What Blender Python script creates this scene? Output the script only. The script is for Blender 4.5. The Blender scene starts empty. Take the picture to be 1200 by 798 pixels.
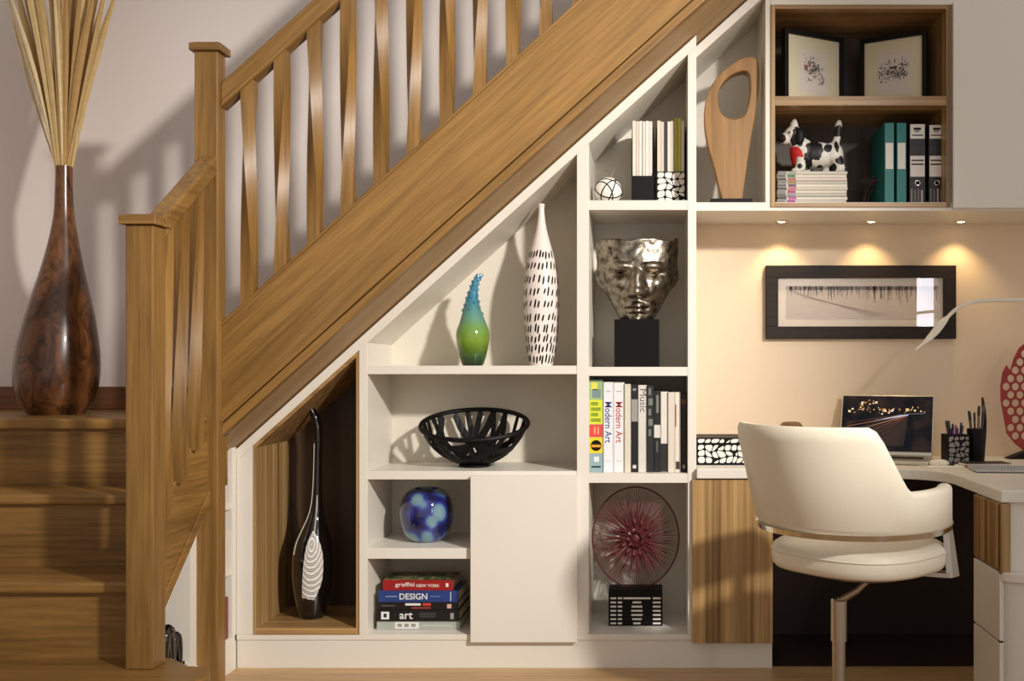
import bpy, bmesh, math, random
from mathutils import Vector, Matrix, noise
R = random.Random(7)
PI = math.pi
S = bpy.context.scene
COL = S.collection

# ------------------------------------------------------------------ camera
F, CX, CY, EZ = 1190.0, 761.0, 430.0, 1.038        # focal length (px), principal point, eye height
def px(x, D): return (x - CX) * D / F               # pixel column at depth D -> world X
def pz(y, D): return EZ + (CY - y) * D / F          # pixel row at depth D -> world Z
cam_d = bpy.data.cameras.new('camera')
cam_d.sensor_width = 36; cam_d.lens = F / 1200 * 36
cam_d.shift_x = (600 - CX) / 1200; cam_d.shift_y = (CY - 399) / 1200
cam = bpy.data.objects.new('camera', cam_d); COL.objects.link(cam)
cam.location = (0, 0, EZ); cam.rotation_euler = (PI / 2, 0, 0)
S.camera = cam

# ------------------------------------------------------------------ light and exposure
w = bpy.data.worlds.new('room_light'); S.world = w; w.use_nodes = True
bg = w.node_tree.nodes['Background']; bg.inputs[0].default_value = (1.0, .955, .91, 1); bg.inputs[1].default_value = .56
def aim(o, t): o.rotation_euler = (Vector(t) - o.location).to_track_quat('-Z', 'Y').to_euler()
kd = bpy.data.lights.new('key_spot', 'SPOT'); kd.energy = 930; kd.color = (1, .955, .90)
kd.spot_size = math.radians(45); kd.spot_blend = .85; kd.shadow_soft_size = .12
key = bpy.data.objects.new('key_spot', kd); COL.objects.link(key); key.location = (2.15, 0, 2.7)
aim(key, (-.74, 3.5, 1.22))
S.view_settings.view_transform = 'Standard'; S.view_settings.look = 'None'
S.view_settings.exposure = 0.0; S.view_settings.gamma = 1.0; S.view_settings.use_curve_mapping = False

# ------------------------------------------------------------------ materials
def srgb(r, g, b):
    f = lambda c: (c / 12.92 if c <= .04045 else ((c + .055) / 1.055) ** 2.4)
    return (f(r / 255), f(g / 255), f(b / 255), 1)
MATS = {}
def _new(name):
    m = bpy.data.materials.new(name); m.use_nodes = True; MATS[name] = m
    nt = m.node_tree; return m, nt, nt.nodes['Principled BSDF']
def plain(name, c, rough=.5, metal=0, var=.06, scale=12, bump=0, coat=0, trans=0, emit=0, ior=1.45, spec=.5):
    if name in MATS: return MATS[name]
    m, nt, p = _new(name); N = nt.nodes; L = nt.links
    c = srgb(*c)
    tc = N.new('ShaderNodeTexCoord'); nz = N.new('ShaderNodeTexNoise'); nz.inputs['Scale'].default_value = scale; nz.inputs['Detail'].default_value = 4
    L.new(tc.outputs['Object'], nz.inputs['Vector'])
    mx = N.new('ShaderNodeMix'); mx.data_type = 'RGBA'
    mx.inputs[6].default_value = tuple(max(0, k * (1 - var)) for k in c[:3]) + (1,)
    mx.inputs[7].default_value = tuple(min(1, k * (1 + var)) for k in c[:3]) + (1,)
    L.new(nz.outputs['Fac'], mx.inputs[0]); L.new(mx.outputs[2], p.inputs['Base Color'])
    p.inputs['Roughness'].default_value = rough; p.inputs['Metallic'].default_value = metal; p.inputs['Specular IOR Level'].default_value = spec
    p.inputs['Coat Weight'].default_value = coat; p.inputs['Transmission Weight'].default_value = trans; p.inputs['IOR'].default_value = ior
    if emit:
        L.new(mx.outputs[2], p.inputs['Emission Color']); p.inputs['Emission Strength'].default_value = emit
    if bump:
        b = N.new('ShaderNodeBump'); b.inputs['Strength'].default_value = bump; b.inputs['Distance'].default_value = .004
        L.new(nz.outputs['Fac'], b.inputs['Height']); L.new(b.outputs[0], p.inputs['Normal'])
    return m
def wood(name, dark, light, axis='X', fine=90, broad=9, rough=.42, rot=0.0, contrast=(.35, .68), stretch=.045):
    """grain runs along axis; rot tips an X grain up about Y"""
    if name in MATS: return MATS[name]
    m, nt, p = _new(name); N = nt.nodes; L = nt.links
    tc = N.new('ShaderNodeTexCoord'); r = N.new('ShaderNodeMapping'); r.inputs['Rotation'].default_value = (0, rot, 0)
    L.new(tc.outputs['Object'], r.inputs['Vector'])
    sc = {'X': (stretch, 1, 1), 'Y': (1, stretch, 1), 'Z': (1, 1, stretch)}[axis]
    mp = N.new('ShaderNodeMapping'); mp.inputs['Scale'].default_value = sc
    L.new(r.outputs[0], mp.inputs['Vector'])
    n1 = N.new('ShaderNodeTexNoise'); n1.inputs['Scale'].default_value = fine; n1.inputs['Detail'].default_value = 5; n1.inputs['Roughness'].default_value = .6
    n2 = N.new('ShaderNodeTexNoise'); n2.inputs['Scale'].default_value = broad; n2.inputs['Detail'].default_value = 3; n2.inputs['Distortion'].default_value = .6
    for n in (n1, n2): L.new(mp.outputs[0], n.inputs['Vector'])
    mx = N.new('ShaderNodeMath'); mx.operation = 'MULTIPLY_ADD'; mx.inputs[1].default_value = .5
    h = N.new('ShaderNodeMath'); h.operation = 'MULTIPLY'; h.inputs[1].default_value = .5
    L.new(n2.outputs['Fac'], h.inputs[0]); L.new(n1.outputs['Fac'], mx.inputs[0]); L.new(h.outputs[0], mx.inputs[2])
    cr = N.new('ShaderNodeValToRGB'); cr.color_ramp.elements[0].position = contrast[0]; cr.color_ramp.elements[1].position = contrast[1]
    cr.color_ramp.elements[0].color = srgb(*dark); cr.color_ramp.elements[1].color = srgb(*light)
    L.new(mx.outputs[0], cr.inputs[0]); L.new(cr.outputs[0], p.inputs['Base Color'])
    p.inputs['Roughness'].default_value = rough
    b = N.new('ShaderNodeBump'); b.inputs['Strength'].default_value = .12; b.inputs['Distance'].default_value = .002
    L.new(mx.outputs[0], b.inputs['Height']); L.new(b.outputs[0], p.inputs['Normal'])
    return m
def ramp_noise(name, stops, kind='NOISE', scale=20, rough=.3, metal=0, detail=3, dist=0, interp='LINEAR', coat=0, bump=0, stretch=(1, 1, 1), trans=0):
    m, nt, p = _new(name); N = nt.nodes; L = nt.links
    tc = N.new('ShaderNodeTexCoord'); mp = N.new('ShaderNodeMapping'); mp.inputs['Scale'].default_value = stretch
    L.new(tc.outputs['Object'], mp.inputs['Vector'])
    if kind == 'NOISE':
        t = N.new('ShaderNodeTexNoise'); t.inputs['Detail'].default_value = detail; t.inputs['Distortion'].default_value = dist; o = t.outputs['Fac']
    elif kind == 'EDGE':
        t = N.new('ShaderNodeTexVoronoi'); t.feature = 'DISTANCE_TO_EDGE'; o = t.outputs['Distance']
    elif kind == 'BLOB':
        t = N.new('ShaderNodeTexVoronoi'); t.feature = 'SMOOTH_F1'; t.inputs['Smoothness'].default_value = .35; o = t.outputs['Distance']
    elif kind == 'WAVE':
        t = N.new('ShaderNodeTexWave'); t.inputs['Distortion'].default_value = dist; t.inputs['Detail'].default_value = detail; t.inputs['Detail Scale'].default_value = 1.2; o = t.outputs['Fac']
    t.inputs['Scale'].default_value = scale; L.new(mp.outputs[0], t.inputs['Vector'])
    cr = N.new('ShaderNodeValToRGB'); cr.color_ramp.interpolation = interp
    el = cr.color_ramp.elements
    while len(el) < len(stops): el.new(.5)
    for e, (pos, c) in zip(el, stops): e.position = pos; e.color = srgb(*c)
    L.new(o, cr.inputs[0]); L.new(cr.outputs[0], p.inputs['Base Color'])
    p.inputs['Roughness'].default_value = rough; p.inputs['Metallic'].default_value = metal; p.inputs['Coat Weight'].default_value = coat
    p.inputs['Transmission Weight'].default_value = trans
    if bump:
        b = N.new('ShaderNodeBump'); b.inputs['Strength'].default_value = bump; b.inputs['Distance'].default_value = .006
        L.new(o, b.inputs['Height']); L.new(b.outputs[0], p.inputs['Normal'])
    return m
def ramp_z(name, stops, z0, z1, rough=.1, trans=.2, coat=.5):
    m, nt, p = _new(name); N = nt.nodes; L = nt.links
    tc = N.new('ShaderNodeTexCoord'); sp = N.new('ShaderNodeSeparateXYZ'); L.new(tc.outputs['Object'], sp.inputs[0])
    mr = N.new('ShaderNodeMapRange'); mr.inputs[1].default_value = z0; mr.inputs[2].default_value = z1
    L.new(sp.outputs[2], mr.inputs[0])
    cr = N.new('ShaderNodeValToRGB'); el = cr.color_ramp.elements
    while len(el) < len(stops): el.new(.5)
    for e, (pos, c) in zip(el, stops): e.position = pos; e.color = srgb(*c)
    L.new(mr.outputs[0], cr.inputs[0]); L.new(cr.outputs[0], p.inputs['Base Color'])
    p.inputs['Roughness'].default_value = rough; p.inputs['Transmission Weight'].default_value = trans; p.inputs['Coat Weight'].default_value = coat
    return m

SL = math.atan(.9)
OAK_D, OAK_L = (104, 73, 32), (162, 121, 63)
oak_x = wood('oak_x', OAK_D, OAK_L, 'X'); oak_y = wood('oak_y', OAK_D, OAK_L, 'Y'); oak_z = wood('oak_z', OAK_D, OAK_L, 'Z')
oak_s = wood('oak_slope', OAK_D, OAK_L, 'X', rot=SL)
oak_ly = wood('oak_lower_slope', OAK_D, OAK_L, 'Y')
oak_soffit = wood('oak_soffit', (156, 124, 82), (184, 150, 104), 'X', rot=SL, rough=.6)
zeb = wood('zebrano_z', (112, 82, 44), (196, 158, 104), 'Z', fine=70, broad=26, stretch=.012, contrast=(.38, .62), rough=.35)
zebx = wood('zebrano_x', (116, 86, 48), (190, 150, 98), 'X', fine=70, broad=26, stretch=.012, contrast=(.38, .62), rough=.35)
shadedliner = wood('shaded_liner', (46, 34, 24), (84, 64, 46), 'Z', fine=60, broad=22, stretch=.012, rough=.4)  # liner wood toned darker to paint shade into recess backs
floorm = wood('floor_wood', (150, 112, 70), (206, 168, 116), 'X', fine=60, broad=6, rough=.35)
white = plain('white_lacquer', (226, 219, 206), .38, var=.015, scale=3)
whitein = plain('white_board', (222, 214, 198), .5, var=.02, scale=3)
wallm = plain('wall_paint', (224, 213, 206), .85, var=.025, scale=2.2)
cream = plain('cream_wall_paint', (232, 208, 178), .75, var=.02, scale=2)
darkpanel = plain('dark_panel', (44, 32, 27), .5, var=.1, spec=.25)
leather = plain('cream_leather', (236, 226, 204), .42, var=.02, scale=30, bump=.03)
steel = plain('brushed_steel', (196, 188, 176), .28, 1, var=.05)
chrome = plain('chrome', (225, 220, 210), .12, 1, var=.02)
black = plain('black_satin', (16, 14, 13), .5, spec=.2)
blackg = plain('black_gloss', (9, 8, 9), .06, coat=1)
bwhite = plain('paper_white', (232, 226, 216), .7, var=.03)
papers = plain('page_edges', (214, 204, 184), .85, var=.1, scale=120)
inkm = plain('ink', (38, 34, 34), .7)

# ------------------------------------------------------------------ mesh helpers
def box(x0, x1, y0, y1, z0, z1):
    v = [(x, y, z) for x in (x0, x1) for y in (y0, y1) for z in (z0, z1)]
    return v, [(0, 1, 3, 2), (4, 6, 7, 5), (0, 4, 5, 1), (2, 3, 7, 6), (0, 2, 6, 4), (1, 5, 7, 3)]
def join(*ms):
    V, Fc = [], []
    for v, f in ms:
        o = len(V); V += list(v); Fc += [tuple(i + o for i in t) for t in f]
    return V, Fc
def prism(poly, a, b, plane='xz'):
    """extrude a 2-D polygon from a to b along the remaining axis"""
    mk = {'xz': lambda p, t: (p[0], t, p[1]), 'xy': lambda p, t: (p[0], p[1], t), 'yz': lambda p, t: (t, p[0], p[1])}[plane]
    n = len(poly); v = [mk(p, a) for p in poly] + [mk(p, b) for p in poly]
    f = [tuple(range(n)), tuple(range(2 * n - 1, n - 1, -1))] + [(i, i + n, (i + 1) % n + n, (i + 1) % n) for i in range(n)]
    return v, f
def loft(rings, cap=True, closed=False):
    n = len(rings[0]); V = [p for r in rings for p in r]; Fc = []
    m = len(rings)
    for i in range(m if closed else m - 1):
        j = (i + 1) % m
        for k in range(n):
            l = (k + 1) % n; Fc.append((i * n + k, i * n + l, j * n + l, j * n + k))
    if cap and not closed: Fc += [tuple(range(n))[::-1], tuple((m - 1) * n + k for k in range(n))]
    return V, Fc
def lathe(prof, c=(0, 0), seg=40, off=None, cap=True):
    rings = []
    for i, (r, z) in enumerate(prof):
        ox, oy = off[i] if off else (0, 0)
        rings.append([(c[0] + ox + r * math.cos(2 * PI * k / seg), c[1] + oy + r * math.sin(2 * PI * k / seg), z) for k in range(seg)])
    return loft(rings, cap)
def tube(pts, rad, seg=10, closed=False, flat=1.0):
    P = [Vector(p) for p in pts]; n = len(P)
    if not isinstance(rad, (list, tuple)): rad = [rad] * n
    rings = []; up = None
    for i in range(n):
        t = (P[(i + 1) % n] - P[i - 1]) if closed else (P[min(i + 1, n - 1)] - P[max(i - 1, 0)])
        t.normalize()
        if up is None: up = t.orthogonal().normalized()
        up = (up - t * up.dot(t)).normalized(); s = t.cross(up)
        rings.append([tuple(P[i] + (up * math.cos(a) * flat + s * math.sin(a)) * rad[i]) for a in [2 * PI * k / seg for k in range(seg)]])
    return loft(rings, True, closed)
def smooth_path(pts, n=8):
    P = [Vector(p) for p in pts]; out = []
    for i in range(len(P) - 1):
        a, b, c, d = P[max(i - 1, 0)], P[i], P[i + 1], P[min(i + 2, len(P) - 1)]
        for k in range(n):
            t = k / n
            out.append(.5 * ((2 * b) + (c - a) * t + (2 * a - 5 * b + 4 * c - d) * t * t + (3 * b - a - 3 * c + d) * t ** 3))
    out.append(P[-1]); return out
def interp(prof, n=6):
    """smooth a lathe profile"""
    return [(max(p.x, .0005), p.y) for p in smooth_path([(r, z, 0) for r, z in prof], n)]
def ellipsoid(c, r, seg=16, rings=10, rot=None):
    V = []; c = Vector(c)
    rr = []
    for i in range(rings + 1):
        a = PI * i / rings; q = max(math.sin(a), .02)
        ring = []
        for k in range(seg):
            p = Vector((r[0] * q * math.cos(2 * PI * k / seg), r[1] * q * math.sin(2 * PI * k / seg), -r[2] * math.cos(a)))
            if rot: p = rot @ p
            ring.append(tuple(c + p))
        rr.append(ring)
    return loft(rr)
def wpos(o):
    v = Vector((0, 0, 0))
    while o is not None: v += o.location; o = o.parent
    return v
def obj(name, vf, mat, parent=None, smooth=False, bev=0, local=False, loc=None, sharp=35):
    v, f = vf
    me = bpy.data.meshes.new(name)
    if not local:
        base = Vector(loc) if (parent is None and loc is not None) else (wpos(parent) if parent else Vector((0, 0, 0)))
        v = [tuple(Vector(p) - base) for p in v]
    me.from_pydata([tuple(p) for p in v], [], f)
    bm = bmesh.new(); bm.from_mesh(me); bmesh.ops.recalc_face_normals(bm, faces=bm.faces); bm.to_mesh(me); bm.free()
    me.materials.append(mat)
    if smooth:
        me.shade_smooth(); me.set_sharp_from_angle(angle=math.radians(sharp))
    o = bpy.data.objects.new(name, me); COL.objects.link(o)
    if parent: o.parent = parent
    elif loc is not None: o.location = loc
    if bev:
        b = o.modifiers.new('edge', 'BEVEL'); b.width = bev; b.segments = 2; b.limit_method = 'ANGLE'
    return o
def tag(o, label, cat, group=None):
    o['label'] = label; o['category'] = cat
    if group: o['group'] = group
    return o
def thing(name, label, cat, loc=(0, 0, 0), group=None, rotz=0):
    o = bpy.data.objects.new(name, None); COL.objects.link(o); o.location = loc; o.rotation_euler[2] = rotz
    o.empty_display_size = .05
    return tag(o, label, cat, group)
def struct(o): o['kind'] = 'structure'; return o
def curve_mesh(outline, holes, thick, bevel=0, res=3):
    """2-D plate with holes (local xy, thickness along z) as verts, faces"""
    cu = bpy.data.curves.new('tmp', 'CURVE'); cu.dimensions = '2D'; cu.fill_mode = 'BOTH'; cu.extrude = thick / 2; cu.bevel_depth = bevel; cu.bevel_resolution = 1
    for pts in [outline] + holes:
        s = cu.splines.new('POLY'); s.points.add(len(pts) - 1); s.use_cyclic_u = True
        for p, q in zip(s.points, pts): p.co = (q[0], q[1], 0, 1)
    return _conv(cu)
def _conv(cu):
    o = bpy.data.objects.new('tmp', cu); COL.objects.link(o)
    dg = bpy.context.evaluated_depsgraph_get(); me = bpy.data.meshes.new_from_object(o.evaluated_get(dg))
    V = [tuple(v.co) for v in me.vertices]; Fc = [tuple(p.vertices) for p in me.polygons]
    bpy.data.objects.remove(o); bpy.data.curves.remove(cu); bpy.data.meshes.remove(me)
    return V, Fc
def text(s, w, h, mat, parent, o, U=(1, 0, 0), V=(0, 0, 1), name='title', bold=0):
    cu = bpy.data.curves.new('tmp', 'FONT'); cu.body = s; cu.extrude = .002; cu.resolution_u = 3; cu.offset = bold
    v, f = _conv(cu)
    xs = [p[0] for p in v]; ys = [p[1] for p in v]
    sx = w / (max(xs) - min(xs)); sy = h / (max(ys) - min(ys)); mx = (max(xs) + min(xs)) / 2; my = (max(ys) + min(ys)) / 2
    U, V, O = Vector(U), Vector(V), Vector(o); Nn = U.cross(V)
    v = [tuple(O + U * ((p[0] - mx) * sx) + V * ((p[1] - my) * sy) + Nn * (p[2] * .2)) for p in v]
    return obj(name, (v, f), mat, parent)

# ================================================================== setting
WB = 4.0                                              # wall behind stairs and desk
struct(obj('floor', box(-2.85, 3.6, -1.0, 4.1, -.05, 0), floorm))
struct(obj('wall_back', box(-2.85, 3.6, WB, WB + .1, 0, 3.6), wallm))
struct(obj('wall_left', box(-2.85, -2.75, -1.0, WB, 0, 3.6), wallm))
SK0, SK1 = .871, pz(453, 3.985)
struct(obj('baseboard_back', box(-2.75, -1.45, 3.982, WB, SK0, SK1), wood('skirting_wood', (96, 56, 30), (134, 84, 46), 'X', rough=.35), bev=.003))
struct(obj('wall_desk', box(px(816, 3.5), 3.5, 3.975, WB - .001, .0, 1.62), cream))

# narrow glazed window in the wall behind the viewer (seen reflected in the picture glass)
wx0, wx1, wz0, wz1 = 2.335, 2.525, .85, 2.15
struct(obj('wall_rear', join(box(1.9, wx0, -1.1, -1.0, 0, 2.6), box(wx1, 3.1, -1.1, -1.0, 0, 2.6), box(wx0, wx1, -1.1, -1.0, 0, wz0), box(wx0, wx1, -1.1, -1.0, wz1, 2.6)), wallm))
win = struct(obj('window_1', join(box(wx0, wx0 + .02, -1.07, -1.03, wz0, wz1), box(wx1 - .02, wx1, -1.07, -1.03, wz0, wz1), box(wx0 + .02, wx1 - .02, -1.07, -1.03, wz0, wz0 + .02), box(wx0 + .02, wx1 - .02, -1.07, -1.03, wz1 - .02, wz1)), white))
obj('pane', box(wx0 + .02, wx1 - .02, -1.055, -1.045, wz0 + .02, wz1 - .02), plain('daylight_pane', (240, 240, 255), .3, emit=16, var=.02), win)

# ================================================================== staircase
st = thing('staircase', 'oak staircase with twisted spindles turning at a landing above the shelving', 'staircase', (-1.39, 2.75, 0))
RS, GO = .2178, .22
NL = -2.75
# lower flight, climbing away from the viewer
for k in range(4):
    z = RS * (k + 1); y0 = 3.27 - GO * (3 - k)
    if k == 0:
        poly = [(NL, y0 + .255), (NL, y0)] + [(-1.265 + .09 * math.sin(a), y0 + .0 + .09 - .09 * math.cos(a)) for a in [PI * i / 14 for i in range(15)]] + [(-1.345, y0 + .255)]
        obj('tread', prism(poly, z - .032, z, 'xy'), oak_x, st, bev=.006)
        poly2 = [(NL, y0 + .24), (NL, y0 + .025)] + [(-1.265 + .07 * math.sin(a), y0 + .09 - .065 * math.cos(a)) for a in [PI * i / 14 for i in range(15)]] + [(-1.345, y0 + .24)]
        obj('riser', prism(poly2, 0, z - .032, 'xy'), oak_x, st)
    elif k < 3:
        obj('tread', box(NL, -1.424, y0, y0 + GO + .03, z - .03, z), oak_x, st, bev=.007)
        obj('riser', box(NL, -1.424, y0 + .022, y0 + .04, z - RS, z - .03), oak_x, st)
    else:
        obj('landing', box(NL, -1.375, y0, WB - .001, z - .035, z), oak_x, st, bev=.007)
        obj('riser', box(NL, -1.375, y0 + .022, y0 + .04, z - RS, z - .035), oak_x, st)
# newel posts
def newel(x0, x1, y0, y1, z0, z1):
    n = obj('newel_post', box(x0, x1, y0, y1, z0, z1 - .028), oak_z, st, bev=.004)
    c = .012
    obj('cap', join(box(x0 - c, x1 + c, y0 - c, y1 + c, z1 - .028, z1 - .004), box(x0 - c + .008, x1 + c - .008, y0 - c + .008, y1 + c - .008, z1 - .004, z1)), oak_x, n, bev=.004)
newel(-1.42, -1.345, 2.75, 2.825, RS, 1.452)
newel(-1.435, -1.36, 3.2, 3.26, 0, pz(48, 3.19))
# string of the lower flight
za, zb = .560, .895
LS = (zb - za) / (3.2 - 2.825)
obj('string', prism([(2.822, za), (3.205, zb), (3.205, zb - .285), (2.822, za - .285)], -1.425, -1.392, 'yz'), oak_ly, st, bev=.003)
obj('string_bead', prism([(2.822, za - .243), (3.205, zb - .243), (3.205, zb - .285), (2.822, za - .285)], -1.392, -1.384, 'yz'), oak_ly, st, bev=.002)
# handrail of the lower flight
ha, hb = 1.372, 1.645
obj('handrail', prism([(2.822, ha), (3.205, hb), (3.205, hb + .062), (2.822, ha + .062)], -1.418, -1.362, 'yz'), oak_ly, st, bev=.008)
def baluster(c, z0, z1, side=.040, n=48, turn=PI / 2, ph=0, cut=None):
    """square spindle twisted a quarter turn; cut=(slope, axis) slopes both ends"""
    rings = []
    for i in range(n + 1):
        t = i / n; tt = min(max((t - .06) / .88, 0), 1); a = ph + turn * tt
        hw = side / 2 * math.sqrt(2) * (1 - .12 * math.sin(PI * tt))
        ring = []
        for k in range(4):
            dx, dy = hw * math.cos(a + PI / 4 + k * PI / 2), hw * math.sin(a + PI / 4 + k * PI / 2)
            z = z0 + (z1 - z0) * t
            if cut: z += cut[0] * (dx if cut[1] == 'x' else dy)
            ring.append((c[0] + dx, c[1] + dy, z))
        rings.append(ring)
    return loft(rings)
for y in (2.905, 3.005, 3.105):
    t = (y - 2.822) / .383
    obj('baluster', baluster((-1.39, y), za + (zb - za) * t - .01, ha + (hb - ha) * t + .012, cut=(LS * .8, 'y')), oak_z, st, True, sharp=50)
# upper flight, climbing to the right
XE = .62
YS0, YS1 = 3.23, 3.265
X0 = -1.362
obj('string', prism([(X0, 2.085 + .9 * X0), (X0, 2.395 + .9 * X0), (XE, 2.395 + .9 * XE), (XE, 2.085 + .9 * XE)], YS0, YS1), oak_s, st, bev=.003)
obj('string_bead', prism([(X0, 2.042 + .9 * X0), (X0, 2.079 + .9 * X0), (XE, 2.079 + .9 * XE), (XE, 2.042 + .9 * XE)], YS0 - .006, YS1), oak_s, st, bev=.005)
obj('string_capping', prism([(X0, 2.393 + .9 * X0), (X0, 2.407 + .9 * X0), (XE, 2.407 + .9 * XE), (XE, 2.393 + .9 * XE)], YS0 - .004, YS1 + .012), oak_s, st, bev=.003)
obj('handrail', prism([(X0, 3.085 + .9 * X0), (X0, 3.165 + .9 * X0), (XE, 3.165 + .9 * XE), (XE, 3.085 + .9 * XE)], 3.217, 3.277), oak_s, st, bev=.008)
obj('soffit', prism([(X0, 2.046 + .9 * X0), (X0, 2.062 + .9 * X0), (XE, 2.062 + .9 * XE), (XE, 2.046 + .9 * XE)], YS1, WB - .002), oak_soffit, st)
obj('soffit', prism([(-1.58, 2.046 - 1.58 * .9), (-1.58, 2.062 - 1.58 * .9), (X0, 2.062 + .9 * X0), (X0, 2.046 + .9 * X0)], 3.305, WB - .002), oak_soffit, st)
for k in range(18):
    xc = px(292 + 38.7 * k, 3.247)
    if xc > XE - .05: break
    obj('baluster', baluster((xc, 3.247), 2.40 + .9 * xc, 3.10 + .9 * xc, ph=(k % 2) * PI / 4 * 0, turn=PI / 2 * (1 if k % 2 else -1), cut=(.9, 'x')), oak_z, st, True, sharp=50)
for k in range(1, 9):
    z = .871 + RS * k; x0 = -1.39 + .242 * (k - 1)
    obj('tread', box(x0 - .02, x0 + .245, YS1, WB - .002, z - .03, z), oak_y, st, bev=.005)
    obj('riser', box(x0, x0 + .015, YS1, WB - .002, z - RS, z - .03), oak_y, st)

# ================================================================== shelving unit under the upper flight
D0, DB = 3.5, 3.833
def X(x): return px(x, D0)
def Z(y): return pz(y, D0)
def top(x): return 2.036 + .9 * x                       # outer (upper) line of sloping board
TH = .040
un = thing('shelving_unit', 'white built-in shelving unit stepped under the sloping oak stairs', 'shelving', (X(560), 3.6, 0))
zp = Z(750)
def stile(xa, xb, z0, yb=DB, name='upright', mat=white):
    a, b = X(xa), X(xb)
    obj(name, prism([(a, z0), (b, z0), (b, top(b) - TH), (a, top(a) - TH)], D0, yb), mat, un, bev=.0012)
zb0 = Z(743.5)
stile(277, 297, zb0); stile(421, 430.5, zb0); stile(676, 690, zb0); stile(806, 816, zb0, WB - .03)
obj('sloping_top', prism([(X(277), top(X(277)) - TH), (X(277), top(X(277))), (X(816), top(X(816))), (X(816), top(X(816)) - TH)], D0 - .001, DB), white, un, bev=.0012)
obj('back_panel', prism([(X(430), zp), (X(806), zp), (X(806), top(X(806)) - TH), (X(430), top(X(430)) - TH)], DB, DB + .012), whitein, un)
obj('plinth', box(X(277), X(816), D0 + .004, D0 + .03, 0, zp), white, un)
obj('base_board', box(X(277), X(816), D0, DB + .012, zp, Z(743.5)), white, un, bev=.0012)
def shelf(xa, xb, ya, yb, mat=white): obj('shelf', box(X(xa), X(xb), D0 + .002, DB, Z(yb), Z(ya)), mat, un, bev=.0012)
shelf(430.5, 676, 428.5, 438.5); shelf(430.5, 676, 552, 562); shelf(430.5, 552, 642.5, 655)
shelf(690, 806, 234.5, 246); shelf(690, 806, 430, 440.5); shelf(690, 806, 555, 566)
obj('upright', box(X(551), X(557), D0 + .002, DB, Z(743.5), Z(562)), white, un)
d = obj('cabinet_door', box(X(552.5), X(677), D0 - .022, D0 - .001, Z(751), Z(557)), white, un, bev=.002); d['label'] = 'plain white slab door without a handle'
# wood lined niche, its shade painted into the dark back
NX0, NX1 = X(297), X(421)
lt = .010
bz = Z(743.5)
def ntop(x): return top(x) - TH
obj('niche_lining', prism([(NX0, bz), (NX0 + lt, bz), (NX0 + lt, ntop(NX0 + lt) - .0163), (NX0, ntop(NX0) - .0163)], D0 - .002, DB - .0045), zeb, un)
obj('niche_lining', prism([(NX1 - lt, bz), (NX1, bz), (NX1, ntop(NX1) - .0163), (NX1 - lt, ntop(NX1 - lt) - .0163)], D0 - .002, DB - .0045), zeb, un)
obj('niche_lining', prism([(NX0, ntop(NX0) - .016), (NX0, ntop(NX0)), (NX1, ntop(NX1)), (NX1, ntop(NX1) - .016)], D0 - .002, DB), zebx, un)
obj('niche_lining', box(NX0 + lt, NX1 - lt, D0 - .002, DB, bz, bz + .022), zebx, un)
nb = obj('niche_back', prism([(NX0, bz), (NX1, bz), (NX1, ntop(NX1)), (NX0, ntop(NX0))], DB - .004, DB + .012), shadedliner, un)
NZ = bz + .022

# ================================================================== side shelving under the lower flight (faces right)
SX = -1.427
su = thing('understair_bookcase', 'white bookcase beneath the lower stair flight facing the desk side', 'bookcase', (-1.55, 3.2, 0))
def lowtop(y): return min(za - .29 + LS * (y - 2.822), .62)
obj('plinth', box(SX - .03, SX + .003, 2.88, D0 - .002, 0, zp), white, su)
obj('base_board', box(-1.6, SX, 2.88, D0 - .002, zp, zp + .02), white, su)
obj('back_panel', prism([(2.88, zp), (3.497, zp), (3.497, .83), (3.315, .83), (3.315, .615), (3.095, .615), (3.095, .40), (2.88, .40)], -1.612, -1.6, 'yz'), whitein, su)
obj('upright', prism([(3.155, zp + .02), (3.2, zp + .02), (3.2, .615), (3.155, lowtop(3.155) - .002)], -1.6, SX, 'yz'), white, su)
obj('upright', box(-1.6, X(277) - .0003, 3.462, D0 - .0005, zp + .02, top(SX) + .01), white, su)
obj('sloping_top', prism([(2.875, lowtop(2.875) - .03), (3.19, lowtop(3.19) - .03), (3.19, lowtop(3.19)), (2.875, lowtop(2.875))], SX + .001, SX + .03, 'yz'), white, su)
for z in (.33, .555): obj('shelf', box(-1.6, SX, 3.201, 3.462, z, z + .018), white, su)
SZ0 = zp + .02

# ================================================================== wall cabinets over the desk
DC = 3.64
def XC(x): return px(x, DC)
def ZC(y): return pz(y, DC)
wc = thing('wall_cabinet', 'white wall cabinet over the desk with an open wood-lined box and flat door', 'cabinet', (XC(1000), 3.8, ZC(247)))
XR = XC(1330)
WBK = WB - .026
obj('bottom_board', box(X(816) , XR, DC, WBK, ZC(247), ZC(237)), white, wc, bev=.0015)
obj('side_panel', box(XC(897), XC(903), DC, WBK, ZC(237), 2.46), white, wc, bev=.001)
a, b = X(816), XC(897)
obj('sloping_panel', prism([(a, top(a) - TH), (a, top(a)), (b, top(b)), (b, top(b) - TH)], DC, WBK), white, wc, bev=.001)
obj('back_panel', prism([(a, ZC(237)), (b, ZC(237)), (b, top(b) - TH), (a, top(a) - TH)], WBK - .012, WBK), white, wc)
bx0, bx1, bz0, bz1 = XC(903), XC(1113.5), ZC(243), ZC(6)
e = .0155
obj('wood_side', box(bx0, bx0 + e, DC - .006, WBK, bz0, bz1), zeb, wc, bev=.001)
obj('wood_side', box(bx1 - e, bx1, DC - .006, WBK, bz0, bz1), zeb, wc, bev=.001)
obj('wood_top', box(bx0 + e, bx1 - e, DC - .006, WBK, bz1 - e, bz1), zebx, wc, bev=.001)
obj('wood_base', box(bx0 + e, bx1 - e, DC - .006, WBK, bz0, bz0 + e), zebx, wc, bev=.001)
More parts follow.
